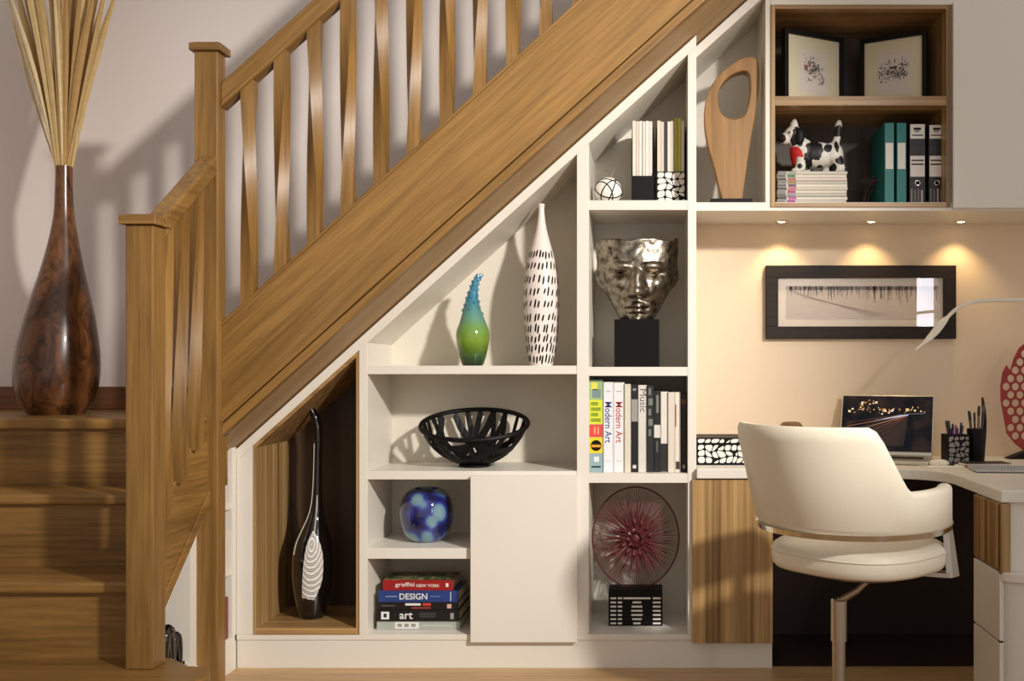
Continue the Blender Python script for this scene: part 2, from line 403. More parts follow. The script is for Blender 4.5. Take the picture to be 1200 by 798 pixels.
MZ0, MZ1 = ZC(124), ZC(113)
obj('wood_shelf', box(bx0 + e, bx1 - e, DC - .004, WBK, MZ0, MZ1), zebx, wc, bev=.001)
obj('wood_back', box(bx0 + e, bx1 - e, WBK - .012, WBK, bz0 + e, bz1 - e), shadedliner, wc)  # dark tone stands for the unlit inside of the box
obj('cabinet_body', box(XC(1115), XR, DC + .004, WBK, ZC(237), 2.46), white, wc)
obj('cabinet_door', box(XC(1115.5), XR - .002, DC - .018, DC + .003, ZC(244.5), ZC(4)), white, wc, bev=.0015)
obj('top_fascia', box(XC(903), XR, DC - .002, WBK, bz1 + .001, 2.46), white, wc, bev=.001)
BXF = bz0 + e
# recessed downlights in the underside
glow = plain('lamp_glow', (255, 226, 170), .4, emit=14)
for x, where in ((916, 'closest to the white shelving'), (1021, 'above the middle of the wall picture'), (1126, 'closest to the desk lamp')):
    D = 3.895; zz = ZC(247); xx = px(x, D)
    lt_ = thing('downlight', 'small recessed downlight under the wall cabinet, ' + where, 'light', (xx, D, zz), 'downlights under the cabinet')
    prof = [(.014, -.004), (.024, -.004), (.026, 0), (.014, 0)]
    obj('rim', loft([[(r * math.cos(2 * PI * k / 20), r * math.sin(2 * PI * k / 20), z) for k in range(20)] for r, z in prof], False, True), chrome, lt_, True, local=True)
    obj('bulb', lathe([(.0005, -.006), (.008, -.005), (.0135, -.002), (.0135, .0)], seg=16), glow, lt_, True, local=True)
    ld = bpy.data.lights.new('downlight_beam', 'SPOT'); ld.energy = 3.4; ld.color = (1, .72, .36); ld.spot_size = math.radians(105); ld.spot_blend = .75; ld.shadow_soft_size = .012
    lo = bpy.data.objects.new('beam', ld); COL.objects.link(lo); lo.parent = lt_; lo.location = (0, 0, -.012)

# ================================================================== desk
DZ = .69
dk = thing('corner_desk', 'white L-shaped corner desk with a curved inner edge', 'desk', (.9, 3.7, 0))
XD0 = X(816)
crv = [(.42, 3.47), (.62, 3.472), (.80, 3.468)] + [(.80 + .19 * math.sin(a) , 3.29 + .178 * math.cos(a)) for a in [PI / 2 * i / 10 for i in range(1, 11)]] + [(.99, 3.10), (.99, 2.856)]
outline = [(XD0, 3.974), (XD0, 3.47)] + crv + [(1.62, 2.856), (1.62, 3.974)]
obj('desk_top', prism(outline, DZ - .034, DZ, 'xy'), white, dk, bev=.003)
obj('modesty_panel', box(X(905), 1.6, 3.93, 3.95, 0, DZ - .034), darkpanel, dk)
obj('painted_floor_reflection', box(X(905), 1.6, 3.52, 3.93, 0, .003), darkpanel, dk)  # thin dark sheet imitating the dark reflection in the floor
# wood-fronted cabinet at the left end
bc = thing('desk_end_cabinet', 'zebra-striped wood fronted cabinet with white plinth under the desk', 'cabinet', (X(858), 3.7, 0))
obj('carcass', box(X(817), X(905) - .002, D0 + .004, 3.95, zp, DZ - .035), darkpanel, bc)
obj('wood_door', box(X(811), X(905), D0 - .018, D0 - .001, Z(752), DZ - .038), zeb, bc, bev=.0015)
obj('plinth', box(X(816), X(905), D0 + .004, D0 + .03, 0, zp), white, bc)
# pedestal with drawers facing into the kneehole
pd = thing('drawer_pedestal', 'white drawer pedestal with one wood drawer and a rounded end', 'drawers', (1.2, 3.0, 0))
PX = 1.0
pzt = DZ - .036
zw = 1.038 - 241 * 2.856 / F - .0; zg = 1.038 - 323.6 * 2.856 / F
obj('carcass', box(PX + .002, 1.55, 2.875, 3.10, 0, pzt), white, pd)
for z0, z1, m, nm in ((zw + .003, pzt - .003, zeb, 'drawer_front'), (zg + .003, zw - .003, white, 'drawer_front'), (.05, zg - .003, white, 'drawer_front')):
    obj(nm, box(PX - .012, PX + .001, 2.865, 3.095, z0, z1), m, pd, bev=.002)
obj('end_panel', box(PX - .012, PX + .017, 2.858, 2.874, zw - .005, pzt - .001), zeb, pd, bev=.001)
def drum(r, sx=.28): return [(PX - .012, 2.874)] + [(1.28 + (.28 + r - .0) * -math.cos(a), 2.874 - (.07 + r) * math.sin(a)) for a in [PI * i / 20 for i in range(21)]] + [(1.56, 2.874)]
obj('rounded_front', prism(drum(0), .05, zw - .026, 'xy'), white, pd, True, sharp=40)
obj('rounded_shelf', prism(drum(.012), zw - .026, zw, 'xy'), white, pd, True, bev=.003, sharp=40)
obj('plinth', prism(drum(-.015), 0, .05, 'xy'), white, pd)

# ================================================================== office chair
CXh, CYh = px(990, 2.85), 2.85
ch = thing('office_chair', 'cream leather swivel tub chair on a steel column pulled up to the desk', 'chair', (CXh, CYh, 0))
FA = math.radians(45)                                   # chair faces away and to the right
Fd = Vector((math.sin(FA), math.cos(FA), 0)); Rd = Vector((math.cos(FA), -math.sin(FA), 0))
def sstep(a, b, x):
    t = min(max((x - a) / (b - a), 0), 1); return t * t * (3 - 2 * t)
zb_, za_, zt_ = .600, .716, .886
def shell_pt(th, z, inset):
    # th: angle from the middle of the back, degrees; positive towards the right arm
    lean = max(0, (z - zb_) / (zt_ - zb_)); r = .262 + .026 * lean - inset
    a = math.radians(th)
    arm = sstep(95, 140, abs(th)) * .035
    return Vector((.018 + CXh, CYh, z)) + (-Fd * math.cos(a) + Rd * math.sin(a)) * r - Fd * (.058 * lean - arm)
NT, rings = 72, []
for i in range(NT + 1):
    th = -138 + 276 * i / NT
    q = abs(th); ztop = zt_ - (zt_ - za_) * sstep(50, 74, q) - .045 * sstep(128, 140, q)
    zz0 = zb_ + .006
    ring = []
    T = .042; e_ = .014
    for (f, ins) in ((0, .006), (.05, 0), (.5, 0), (.86, 0), (.95, .004), (1, .014), (1, T - .014), (.95, T - .003), (.86, T), (.5, T), (.05, T), (0, T - .006)):
        ring.append(tuple(shell_pt(th, zz0 + (ztop - zz0) * f, ins)))
    rings.append(ring)
obj('backrest', loft(rings), leather, ch, True, sharp=60)
tr = [[tuple(shell_pt(-138 + 276 * i / NT, z, ins)) for z, ins in ((zb_ - .008, -.001), (zb_ + .007, -.003), (zb_ + .007, .045), (zb_ - .008, .043))] for i in range(NT + 1)]
obj('metal_trim', loft(tr), chrome, ch, True)
def supere(r, n=56, ex=2.7, c=(0, 0)):
    out = []
    for k in range(n):
        a = 2 * PI * k / n; ca, sa = math.cos(a), math.sin(a)
        u = math.copysign(abs(ca) ** (2 / ex), ca) * r; v = math.copysign(abs(sa) ** (2 / ex), sa) * r
        p = Vector((c[0], c[1], 0)) + Rd * u + Fd * v
        out.append((p.x, p.y))
    return out
sc_ = (px(1006, 2.85), CYh + .0)
srings = []
for r, z in ((.17, .482), (.212, .484), (.219, .492), (.222, .505), (.222, .53), (.218, .543), (.205, .552), (.15, .558), (.05, .56)):
    srings.append([(p[0], p[1], z) for p in supere(r, c=sc_)])
obj('seat', loft(srings), leather, ch, True, sharp=50)
obj('seat_seam', loft([[(p[0], p[1], z) for p in supere(r, c=sc_)] for r, z in ((.2225, .528), (.2245, .531), (.2225, .534), (.2, .531))], False, True), leather, ch, True)
obj('seat_pan', loft([[(p[0], p[1], z) for p in supere(r, c=sc_)] for r, z in ((.16, .468), (.19, .482))]), steel, ch, True)
# side brackets joining shell and seat
for sgn in (1, -1):
    th = 118 * sgn
    p1 = shell_pt(th, zb_ - .004, .012); out = (-Fd * math.cos(math.radians(th)) + Rd * math.sin(math.radians(th)))
    a = p1 - Fd * .012; b = p1 + Fd * .014
    c = p1 + Fd * .020 + out * .016; c.z = .462; dd = p1 - Fd * .022 + out * .016; dd.z = .462
    t = out * .008
    V = [a - t, b - t, c - t, dd - t, a + t, b + t, c + t, dd + t]
    obj('side_bracket', ([tuple(p) for p in V], [(0, 1, 2, 3), (7, 6, 5, 4), (0, 4, 5, 1), (1, 5, 6, 2), (2, 6, 7, 3), (3, 7, 4, 0)]), steel, ch, bev=.002)
    q = Vector((sc_[0], sc_[1], .468)) + out * .10
    V = [c - t * 0, dd, q - Rd * .0 + Fd * .03, q - Fd * .03]
    V = [tuple(v) for v in V]; V2 = [(x, y, z + .012) for x, y, z in V]
    obj('bracket_arm', (V + V2, [(0, 1, 3, 2), (6, 7, 5, 4), (0, 4, 5, 1), (1, 5, 7, 3), (3, 7, 6, 2), (2, 6, 4, 0)]), steel, ch)
col = (px(983, 2.85), 2.85)
obj('gas_column', lathe([(.0225, .27), (.0225, .384), (.019, .388)], col, 28), steel, ch, True)
obj('column_tube', lathe([(.0185, .085), (.0185, .272)], col, 28), steel, ch, True)
obj('column_arm', tube([(col[0], col[1], .380), (col[0] + .055, col[1] + .02, .405), (col[0] + .12, col[1] + .05, .455), (col[0] + .16, col[1] + .06, .474)], [.016, .014, .014, .02], 10, flat=.6), steel, ch, True)
obj('hub', lathe([(.03, .06), (.04, .065), (.04, .085), (.02, .1)], col, 28), steel, ch, True)
for k in range(4):
    a = FA + PI / 2 * k + .4
    l = obj('base_leg', tube([(col[0] + .02 * math.cos(a), col[1] + .02 * math.sin(a), .075), (col[0] + .27 * math.cos(a), col[1] + .27 * math.sin(a), .055)], [.02, .013], 10), steel, ch, True)
    obj('glide', lathe([(.016, 0), (.018, .004), (.018, .03), (.01, .05)], (col[0] + .27 * math.cos(a), col[1] + .27 * math.sin(a)), 16), black, l, True)

# ================================================================== landing: tall vase with dried grass
VD = 3.6; vs = F / VD
burl = ramp_noise('burl_wood', [(.28, (44, 26, 16)), (.45, (86, 52, 28)), (.62, (118, 74, 40)), (.8, (74, 44, 24))], 'NOISE', 16, .25, dist=2.5, detail=7, coat=.25, stretch=(1, 1, .45))
vx = px(66, VD)
prof = [(29, 487), (36, 478), (41, 466), (44.5, 448), (45, 430), (43, 408), (38, 380), (31, 350), (23, 318), (16, 285), (11, 255), (9.5, 228), (9, 205), (9, 197)]
pr = [(r / vs, .871 + (487 - y) / vs) for r, y in prof]
sm = smooth_path([(r, z, 9.0 / vs * sstep(.9, 1.55, z)) for r, z in pr], 5)
vz_top = sm[-1].y
sm_prof = [(p.x, p.y) for p in sm] + [(.022, vz_top), (.020, vz_top - .1)]
offs = [(p.z, 0) for p in sm] + [(sm[-1].z, 0)] * 2
tag(obj('floor_vase', lathe(sm_prof, (vx, VD), 48, offs, True), burl, None, True, loc=(vx, VD, .871)), 'tall burl wood bottle vase standing on the stair landing', 'vase')
gx = vx + sm[-1].z
gr = thing('dried_reed_bunch', 'bunch of straw-coloured dried reeds fanning out of the tall wooden vase', 'dried plant', (gx, VD, vz_top - .1))
straw = [plain('straw_%d' % i, c, .7, var=.2, scale=40) for i, c in enumerate([(214, 186, 132), (196, 164, 108), (226, 204, 158), (176, 138, 84)])]
for i in range(72):
    az = R.uniform(0, 2 * PI); sp = R.uniform(.02, 1) ** .7
    tip = Vector((math.cos(az) * sp * .25 + R.uniform(-.02, .02), math.sin(az) * sp * .17, R.uniform(.78, 1.2)))
    if i < 9: tip = Vector((-.10 - .02 * i + (.34 if i % 2 else 0), R.uniform(-.1, .1), R.uniform(.75, .95)))
    b0 = Vector((math.cos(az) * .010, math.sin(az) * .010, .0)); pts = []
    for k in range(9):
        t = k / 8; p = b0.lerp(tip, t); bow = (t * t - t) * .10 * sp
        p += Vector((math.cos(az) * bow, math.sin(az) * bow, 0)); pts.append(p)
    wid = R.uniform(.005, .0125); sd = Vector((math.cos(az + 1.4), math.sin(az + 1.4), 0)) if i % 3 else Vector((1, .3, 0)).normalized()
    V = []; Fc = []
    for k, p in enumerate(pts):
        t = k / 8; ww = wid * (.35 + 1.5 * t if t < .6 else 1.25 * (1 - (t - .6) / .42)); ww = max(ww, .0006)
        V += [p - sd * ww, p + sd.cross(Vector((0, 0, 1))) * ww * .35, p + sd * ww, p - sd.cross(Vector((0, 0, 1))) * ww * .12]
        if k: 
            o_ = 4 * k
            for j in range(4): Fc.append((o_ - 4 + j, o_ - 4 + (j + 1) % 4, o_ + (j + 1) % 4, o_ + j))
    obj('reed', ([tuple(v) for v in V], Fc), straw[i % 4], gr, local=True)

# ================================================================== niche: black glass bottle
ND = 3.66; ns = F / ND
nx = px(366, ND)
path = [(366, 735, 14), (366, 728, 16.5), (366, 712, 20), (366, 690, 23), (366.5, 668, 23.5), (367.5, 648, 21), (369, 632, 15.5), (370.5, 616, 9.5), (371.5, 600, 6.6), (372, 578, 5.2), (372.5, 550, 4.8), (373, 528, 5), (372, 512, 5.2), (369, 500, 5.2), (364, 491, 4.6)]
zz = lambda y: NZ + (735 - y) / ns
sp_ = smooth_path([(nx + (x - 366) / ns, r / ns, zz(y)) for x, y, r in path], 5)
rings = [[(p.x + p.y * math.cos(2 * PI * k / 40), ND + p.y * math.sin(2 * PI * k / 40), p.z + (0 if i < 40 else 0)) for k in range(40)] for i, p in enumerate(sp_)]
nv = thing('glass_bottle', 'tall black glass bottle with bent neck and white swirl in the wooden niche', 'bottle', (nx, ND, NZ))
obj('body', loft(rings), blackg, nv, True)
swirl = ramp_noise('white_swirl', [(.0, (228, 222, 212)), (.5, (230, 226, 218)), (.66, (24, 22, 22)), (.86, (30, 28, 28)), (.97, (226, 220, 212))], 'WAVE', 10, .12, dist=2.2, detail=1)
t_ = swirl.node_tree.nodes
for n in t_:
    if n.type == 'TEX_WAVE': n.wave_type = 'RINGS'; n.rings_direction = 'Y'; n.inputs['Scale'].default_value = 22
    if n.type == 'MAPPING': n.inputs['Location'].default_value = (-.03, 0, -.19 * 1); n.inputs['Scale'].default_value = (1.6, 1, .7)
def body_at(z):
    for a, b in zip(sp_, sp_[1:]):
        if a.z <= z <= b.z:
            t = (z - a.z) / (b.z - a.z + 1e-9); return a.x + (b.x - a.x) * t, a.y + (b.y - a.y) * t
    return sp_[0].x, sp_[0].y
leafL = [(372, 632), (367, 645), (364, 665), (362, 690), (361, 708)]; leafR = [(373, 632), (381, 648), (384, 668), (382, 692), (374, 712)]
V, Fc = [], []
Ls, Rs_ = smooth_path([(a, b, 0) for a, b in leafL], 5), smooth_path([(a, b, 0) for a, b in leafR], 5)
NU = 8
for l, r in zip(Ls, Rs_):
    for k in range(NU + 1):
        t = k / NU; x = l.x + (r.x - l.x) * t; y = l.y + (r.y - l.y) * t
        z = zz(y); cx_, rr = body_at(z); wx = nx + (x - 366) / ns; dx = wx - cx_
        V.append((wx, ND - math.sqrt(max((rr + .0008) ** 2 - dx * dx, 1e-6)), z))
nrow = len(Ls)
for i in range(nrow - 1):
    for k in range(NU): Fc.append((i * (NU + 1) + k, i * (NU + 1) + k + 1, (i + 1) * (NU + 1) + k + 1, (i + 1) * (NU + 1) + k))
obj('white_swirl', (V, Fc), swirl, nv, True)
pts = [(sp_i.x + .3 * sp_i.y, ND - sp_i.y * .98, sp_i.z) for sp_i in sp_ if zz(640) < sp_i.z < zz(590)]
obj('painted_highlight', tube(pts, .0016, 6), bwhite, nv, True)  # highlight on the glass, modelled as a thin white line
pts = [(sp_i.x - .75 * sp_i.y, ND - sp_i.y * .70, sp_i.z) for sp_i in sp_ if zz(660) < sp_i.z < zz(530)]
obj('painted_highlight', tube(pts, .0011, 6), bwhite, nv, True)  # second glint line, painted along the left side

# ================================================================== books
cover_cache = {}
def cov(c): 
    k = 'cover_%d_%d_%d' % c
    return plain(k, c, .38, var=.05)
def book(label, x0, x1, y0, y1, z0, z1, color, spine='front', group=None, name='book', cat='book', pages=None):
    """closed book; spine side faces the viewer. thin axis is z for lying books, x for standing ones"""
    b = thing(name, label, cat, ((x0 + x1) / 2, (y0 + y1) / 2, z0), group)
    t = min(.003, (min(x1 - x0, z1 - z0)) * .16)
    if (z1 - z0) < (x1 - x0) :                          # lying
        cv = join(box(x0, x1, y0, y1, z0, z0 + t), box(x0, x1, y0, y1, z1 - t, z1), box(x0, x1, y0, y0 + t, z0 + t, z1 - t))
        pg = box(x0 + .003, x1 - .003, y0 + t, y1 - .004, z0 + t, z1 - t)
    else:                                               # standing
        cv = join(box(x0, x0 + t, y0, y1, z0, z1), box(x1 - t, x1, y0, y1, z0, z1), box(x0 + t, x1 - t, y0, y0 + t, z0, z1))
        pg = box(x0 + t, x1 - t, y0 + t, y1 - .004, z0 + .0, z1 - .004)
    obj('cover', cv, cov(color), b, bev=.0006); obj('pages', pg, papers, b)
    return b
def patch(name, parent, x0, x1, z0, z1, y, mat, th=.0006): return obj(name, box(x0, x1, y - th, y + .0001, z0, z1), mat, parent)
def M(c, r=.5): return plain('tone_%d_%d_%d' % c, c, r, var=.05)
# --- stack of books lying in the bottom compartment
BD = 3.56; bs = F / BD
def BX(x): return px(x, BD)
ST = [(441.5, 539, 14 - 3.5, (166, 170, 160), 'grey clothbound art book at the bottom of the lying stack'),
      (442, 538.5, 13, (22, 21, 22), 'black art book lying second from the bottom of the stack'),
      (443, 537.5, 9.5, (26, 20, 20), 'thin black book with red lettering lying under the blue book'),
      (443.5, 537.5, 13.2, (40, 62, 122), 'blue design book lying beneath the red graffiti book'),
      (448.5, 530.5, 12.2, (150, 30, 28), 'red graffiti book with a green cover lying on top of the stack')]
z = zb0
W_ = M((226, 224, 220)); RED = M((196, 60, 44))
for i, (a, b_, h, c, lab) in enumerate(ST):
    h /= bs; b = book(lab, BX(a), BX(b_), BD - .004 * (i % 2), BD + .225 - .02 * i, z, z + h, c, group='lying stack of art books')
    yf = BD - .004 * (i % 2) - .0001; zc = z + h / 2; wd = BX(b_) - BX(a)
    if i == 0:
        patch('label_patch', b, BX(463), BX(491), z + h * .15, z + h * .9, yf, W_); patch('print_line', b, BX(494), BX(530), zc - .0008, zc + .0008, yf, W_)
        for k in range(3): patch('print_line', b, BX(466 + 8 * k), BX(471 + 8 * k), z + h * .35, z + h * .7, yf - .0006, M((150, 144, 130)))
    if i == 1:
        text('art', BX(484) - BX(468.5), .0235, W_, b, ((BX(468.5) + BX(484)) / 2, yf, zc), bold=.012)
        patch('logo', b, BX(447), BX(456.5), z + h * .18, z + h * .86, yf, W_); patch('logo', b, BX(450), BX(453.5), z + h * .35, z + h * .7, yf - .0006, inkm)
        for k in (.38, .55, .7): patch('print_line', b, BX(492), BX(511), z + h * k, z + h * k + .0018, yf, M((92, 90, 90)))
        patch('logo', b, BX(528), BX(532), z + h * .2, z + h * .75, yf, M((150, 148, 144)))
    if i == 2:
        patch('print_line', b, BX(475), BX(493), z + h * .55, z + h * .82, yf, W_); patch('print_line', b, BX(495.5), BX(505), z + h * .5, z + h * .85, yf, RED)
        patch('print_line', b, BX(482), BX(505), z + h * .16, z + h * .34, yf, M((150, 60, 50))); patch('print_line', b, BX(447), BX(463), z + h * .45, z + h * .6, yf, M((84, 80, 78)))
        patch('logo', b, BX(524), BX(529), z + h * .2, z + h * .72, yf, M((214, 170, 150)))
    if i == 3:
        text('DESIGN', BX(501) - BX(468.5), .0215, W_, b, ((BX(468.5) + BX(501)) / 2, yf, zc), bold=.012)
        patch('print_line', b, BX(452), BX(466), zc - .0014, zc + .0014, yf, M((150, 160, 190))); patch('print_line', b, BX(504), BX(516), zc - .0014, zc + .0014, yf, M((110, 126, 170)))
        patch('print_line', b, BX(528), BX(528.8), z + h * .1, z + h * .9, yf, W_)
    if i == 4:
        text('graffiti', BX(485.5) - BX(463), .0185, W_, b, ((BX(463) + BX(485.5)) / 2, yf, zc + .001), bold=.006)
        text('NEW YORK', BX(515) - BX(488), .0105, W_, b, ((BX(488) + BX(515)) / 2, yf, zc - .001), bold=.01)
        patch('logo', b, BX(522.5), BX(525.5), z + h * .35, z + h * .7, yf, W_)
        obj('cover_picture', box(BX(449.5), BX(529.5), BD + .004, BD + .135, z + h, z + h + .0006), ramp_noise('graffiti_print', [(.3, (30, 36, 22)), (.5, (70, 92, 58)), (.62, (180, 150, 110)), (.75, (40, 44, 34))], 'NOISE', 38, .4), b)
    z += h
# --- upright row beside the desk
RD = 3.545; rs = F / RD
ZR = Z(555)
def RX(x): return px(x, RD)
def RZ(y): return pz(y, RD)
row = [  # x0, x1, top y, colour, label
 (690.8, 706.4, 445, (150, 168, 160), 'thick multicoloured book with stacked spine panels at the end of the upright row'),
 (707.2, 718.6, 447.5, (228, 226, 228), 'white modern art book with blue spine lettering'),
 (719.2, 731.6, 447.5, (230, 226, 226), 'white modern art book with red spine lettering'),
 (732, 739.2, 450, (214, 206, 188), 'slim cream book between the modern art and black books'),
 (739.8, 747.6, 450.5, (30, 28, 28), 'black book with pale spine panel beside the music book'),
 (748, 758, 451.2, (214, 208, 198), 'pale book with grey music lettering on its spine'),
 (758.4, 766, 451.8, (40, 42, 40), 'charcoal book with a mottled grey spine after the music book'),
 (766.4, 774, 458, (34, 33, 32), 'short black book with a white square label on the spine'),
 (774.4, 782.6, 459, (222, 214, 202), 'white book whose spine foot is black'),
 (783, 790.8, 459.5, (216, 206, 190), 'cream slim volume next to the last white volume'),
 (791.2, 797.6, 459.5, (226, 216, 200), 'off-white slim volume with a red streak on its spine'),
 (798.4, 804.4, 462, (38, 30, 26), 'dark brown book at the desk end of the upright row')]
for i, (a, b_, yt, c, lab) in enumerate(row):
    yo = RD + .004 * (i % 3); b = book(lab, RX(a), RX(b_), yo, yo + .21, ZR, RZ(yt), c, group='upright row of art books')
    yf = yo - .0001; A, B = RX(a) + .0006, RX(b_) - .0006; mid = (A + B) / 2
    def P(y0, y1, col_, x0=None, x1=None, nm='spine_panel', lift=0): patch(nm, b, A if x0 is None else RX(x0), B if x1 is None else RX(x1), RZ(y1), RZ(y0), yf - lift, M(col_))
    if i == 0:
        P(446, 468, (150, 178, 120)); P(448, 457, (214, 208, 80), 693, 700, 'print', .0006); P(456, 466, (120, 134, 136), 694, 704, 'print', .0006)
        P(468.5, 497, (208, 212, 50))
        for k in range(4): P(471 + 6.4 * k, 475 + 6.4 * k, (132, 150, 40), 692.5, 701 + (k % 2) * 3, 'print', .0006)
        P(497.5, 512, (214, 70, 56)); P(500, 509, (236, 150, 120), 696, 698, 'print', .0006); P(500, 509, (236, 150, 120), 700, 702, 'print', .0006)
        P(512.5, 531, (230, 200, 40)); zc = RZ(522)
        dc = obj('disc', lathe([(.0005, 0), (.019, 0), (.019, .0012), (.0005, .0012)], seg=20), black, b, local=True); dc.rotation_euler = (PI / 2, 0, 0)
        dc.location = (0, yf - .0005 - b.location.y, zc - b.location.z)
        P(521, 524, (214, 150, 40), 693, 704, 'print', .002)
        P(531.5, 552, (140, 164, 170)); P(535, 541, (214, 220, 220), 696, 702, 'print', .0006); P(546, 548, (40, 44, 44), 693, 704, 'print', .0006)
    if i in (1, 2):
        text('Modern Art', RZ(471) - RZ(519), .0235, M((44, 56, 120)) if i == 1 else M((176, 56, 66)), b, (mid, yf, (RZ(471) + RZ(519)) / 2), (0, 0, -1), (1, 0, 0), bold=.006)
        P(458, 459.3, (170, 176, 186), nm='print', x0=a + 3, x1=b_ - 3)
        P(540, 540.8, (190, 190, 196), nm='print', x0=a + 3, x1=b_ - 3)
    if i == 4: P(468, 494, (150, 146, 140)); P(545, 549, (210, 206, 200), 741.5, 745.5, 'print'); P(455, 458, (130, 126, 120), 741.5, 745.5, 'print')
    if i == 5: text('Music', RZ(456) - RZ(483), .0225, M((92, 90, 90)), b, (mid + .002, yf, (RZ(456) + RZ(483)) / 2), (0, 0, -1), (1, 0, 0))
    if i == 6:
        for k in range(5): P(455 + 12 * k, 463 + 12 * k, (112, 116, 110), 760, 763 + (k % 2) * 2, 'print')
    if i == 7: P(498, 513, (214, 208, 200)); P(463, 484, (120, 118, 114), 769, 772, 'print'); P(517, 530, (90, 90, 88), 769, 771, 'print')
    if i == 8: P(520, 553, (36, 36, 36))
    if i == 10: P(474, 500, (150, 70, 60), 791.4, 792.6, 'print'); P(541, 550, (60, 54, 50), 792, 796.5, 'print')
    if i == 11: P(545, 549, (170, 160, 150), 800, 803, 'print'); P(468, 474, (110, 70, 40), nm='print')

# ================================================================== blue glass vase
D = 3.66; s_ = F / D; cx = px(500, D); z0 = Z(642.5)
cobalt = ramp_noise('cobalt_glass', [(.0, (140, 176, 178)), (.34, (112, 148, 168)), (.44, (58, 80, 158)), (.54, (38, 44, 124)), (.72, (20, 22, 76))], 'BLOB', 17, .05, coat=1, trans=.15)
pr = interp([(14, 641), (19, 639.5), (26.5, 631), (30.8, 616), (30.6, 602), (27, 590), (21, 582.5), (16, 580), (14.5, 581), (15, 592)], 5)
tag(obj('glass_vase', lathe([(r / s_, z0 + (641 - y) / s_) for r, y in pr], (cx, D), 48), cobalt, None, True, loc=(cx, D, z0)), 'round cobalt blue art glass vase with pale blotches on the small shelf', 'vase')

# ================================================================== black lattice bowl
D = 3.66; s_ = F / D; cx = px(556, D); z0 = Z(552)
bo = thing('lattice_bowl', 'black openwork bowl of criss-cross strips on the white shelf', 'bowl', (cx, D, z0))
RB = .192
def bowl_pt(x, y, th=0):
    q = min(math.hypot(x, y) / RB, 1); h = .150 + .048 * (y / RB)
    return Vector((x, y * .74, h * (1 - math.sqrt(1 - .93 * q * q)) / (1 - math.sqrt(.07)) + th + .002))
rim = [bowl_pt(RB * math.cos(2 * PI * k / 60), RB * math.sin(2 * PI * k / 60)) for k in range(60)]
obj('rim', tube(rim, .0085, 8, True), black, bo, True, local=True)
ang = [(10, 150), (40, 230), (60, 190), (75, 285), (105, 330), (120, 20), (135, 215), (160, 300), (175, 75), (200, 340), (215, 90), (235, 25), (270, 60), (290, 140), (310, 195), (345, 170), (355, 275)]
for a1, a2 in ang:
    a1, a2 = math.radians(a1), math.radians(a2)
    p, q = Vector((math.cos(a1), math.sin(a1))) * RB, Vector((math.cos(a2), math.sin(a2))) * RB
    nrm = Vector((-(q - p).y, (q - p).x)).normalized() * .0092
    ringsb = []
    for k in range(17):
        c = p.lerp(q, k / 16); ring = []
        for sx_, th in ((-1, -.003), (1, -.003), (1, .003), (-1, .003)):
            w_ = c + nrm * sx_
            if w_.length > RB: w_ = w_.normalized() * RB
            ring.append(tuple(bowl_pt(w_.x, w_.y, th + .003)))
        ringsb.append(ring)
    obj('strip', loft(ringsb), black, bo, local=True)
obj('foot', lathe([(.055, 0), (.058, .003), (.055, .008), (.045, .009)], seg=28), black, bo, True, local=True)

# ================================================================== green and blue glass vase
D = 3.62; s_ = F / D; z0 = Z(428.5)
gv = thing('twisted_vase', 'green to turquoise glass vase with a curling beaded neck', 'vase', (px(554, D), D, z0))
zg_ = lambda y: (427 - y) / s_
gm = ramp_z('green_blue_glass', [(0, (14, 34, 18)), (.09, (40, 84, 32)), (.28, (134, 168, 50)), (.42, (128, 172, 92)), (.52, (112, 170, 150)), (.72, (64, 142, 168)), (1, (84, 160, 196))], 0, zg_(320), rough=.06, trans=.35)
pth = [(554, 427, 11), (554, 424, 13), (554, 412, 16.5), (554, 398, 19), (554, 388, 19.2), (554, 378, 16), (553.5, 368, 12.5), (553, 358, 9.5), (553.5, 348, 7), (555, 338, 5), (557.5, 329, 4), (560.5, 323, 3.4), (562.5, 320.5, 2.4)]
sp2 = smooth_path([((x - 554) / s_, r / s_, zg_(y)) for x, y, r in pth], 5)
obj('body', loft([[(p.x + p.y * math.cos(2 * PI * k / 36), p.y * math.sin(2 * PI * k / 36), p.z) for k in range(36)] for p in sp2]), gm, gv, True, local=True)
hel = [p for p in sp2 if p.z > zg_(368)]
beads = []
for i in range(46):
    t = i / 45 * (len(hel) - 1); a, f_ = hel[int(t)], t - int(t); b = hel[min(int(t) + 1, len(hel) - 1)]; p = a.lerp(b, f_); an = i * 1.15
    beads.append(ellipsoid((p.x + p.y * math.cos(an), p.y * math.sin(an), p.z), (.0055, .0055, .0055), 8, 5))
obj('beaded_trail', join(*beads), gm, gv, True, local=True)

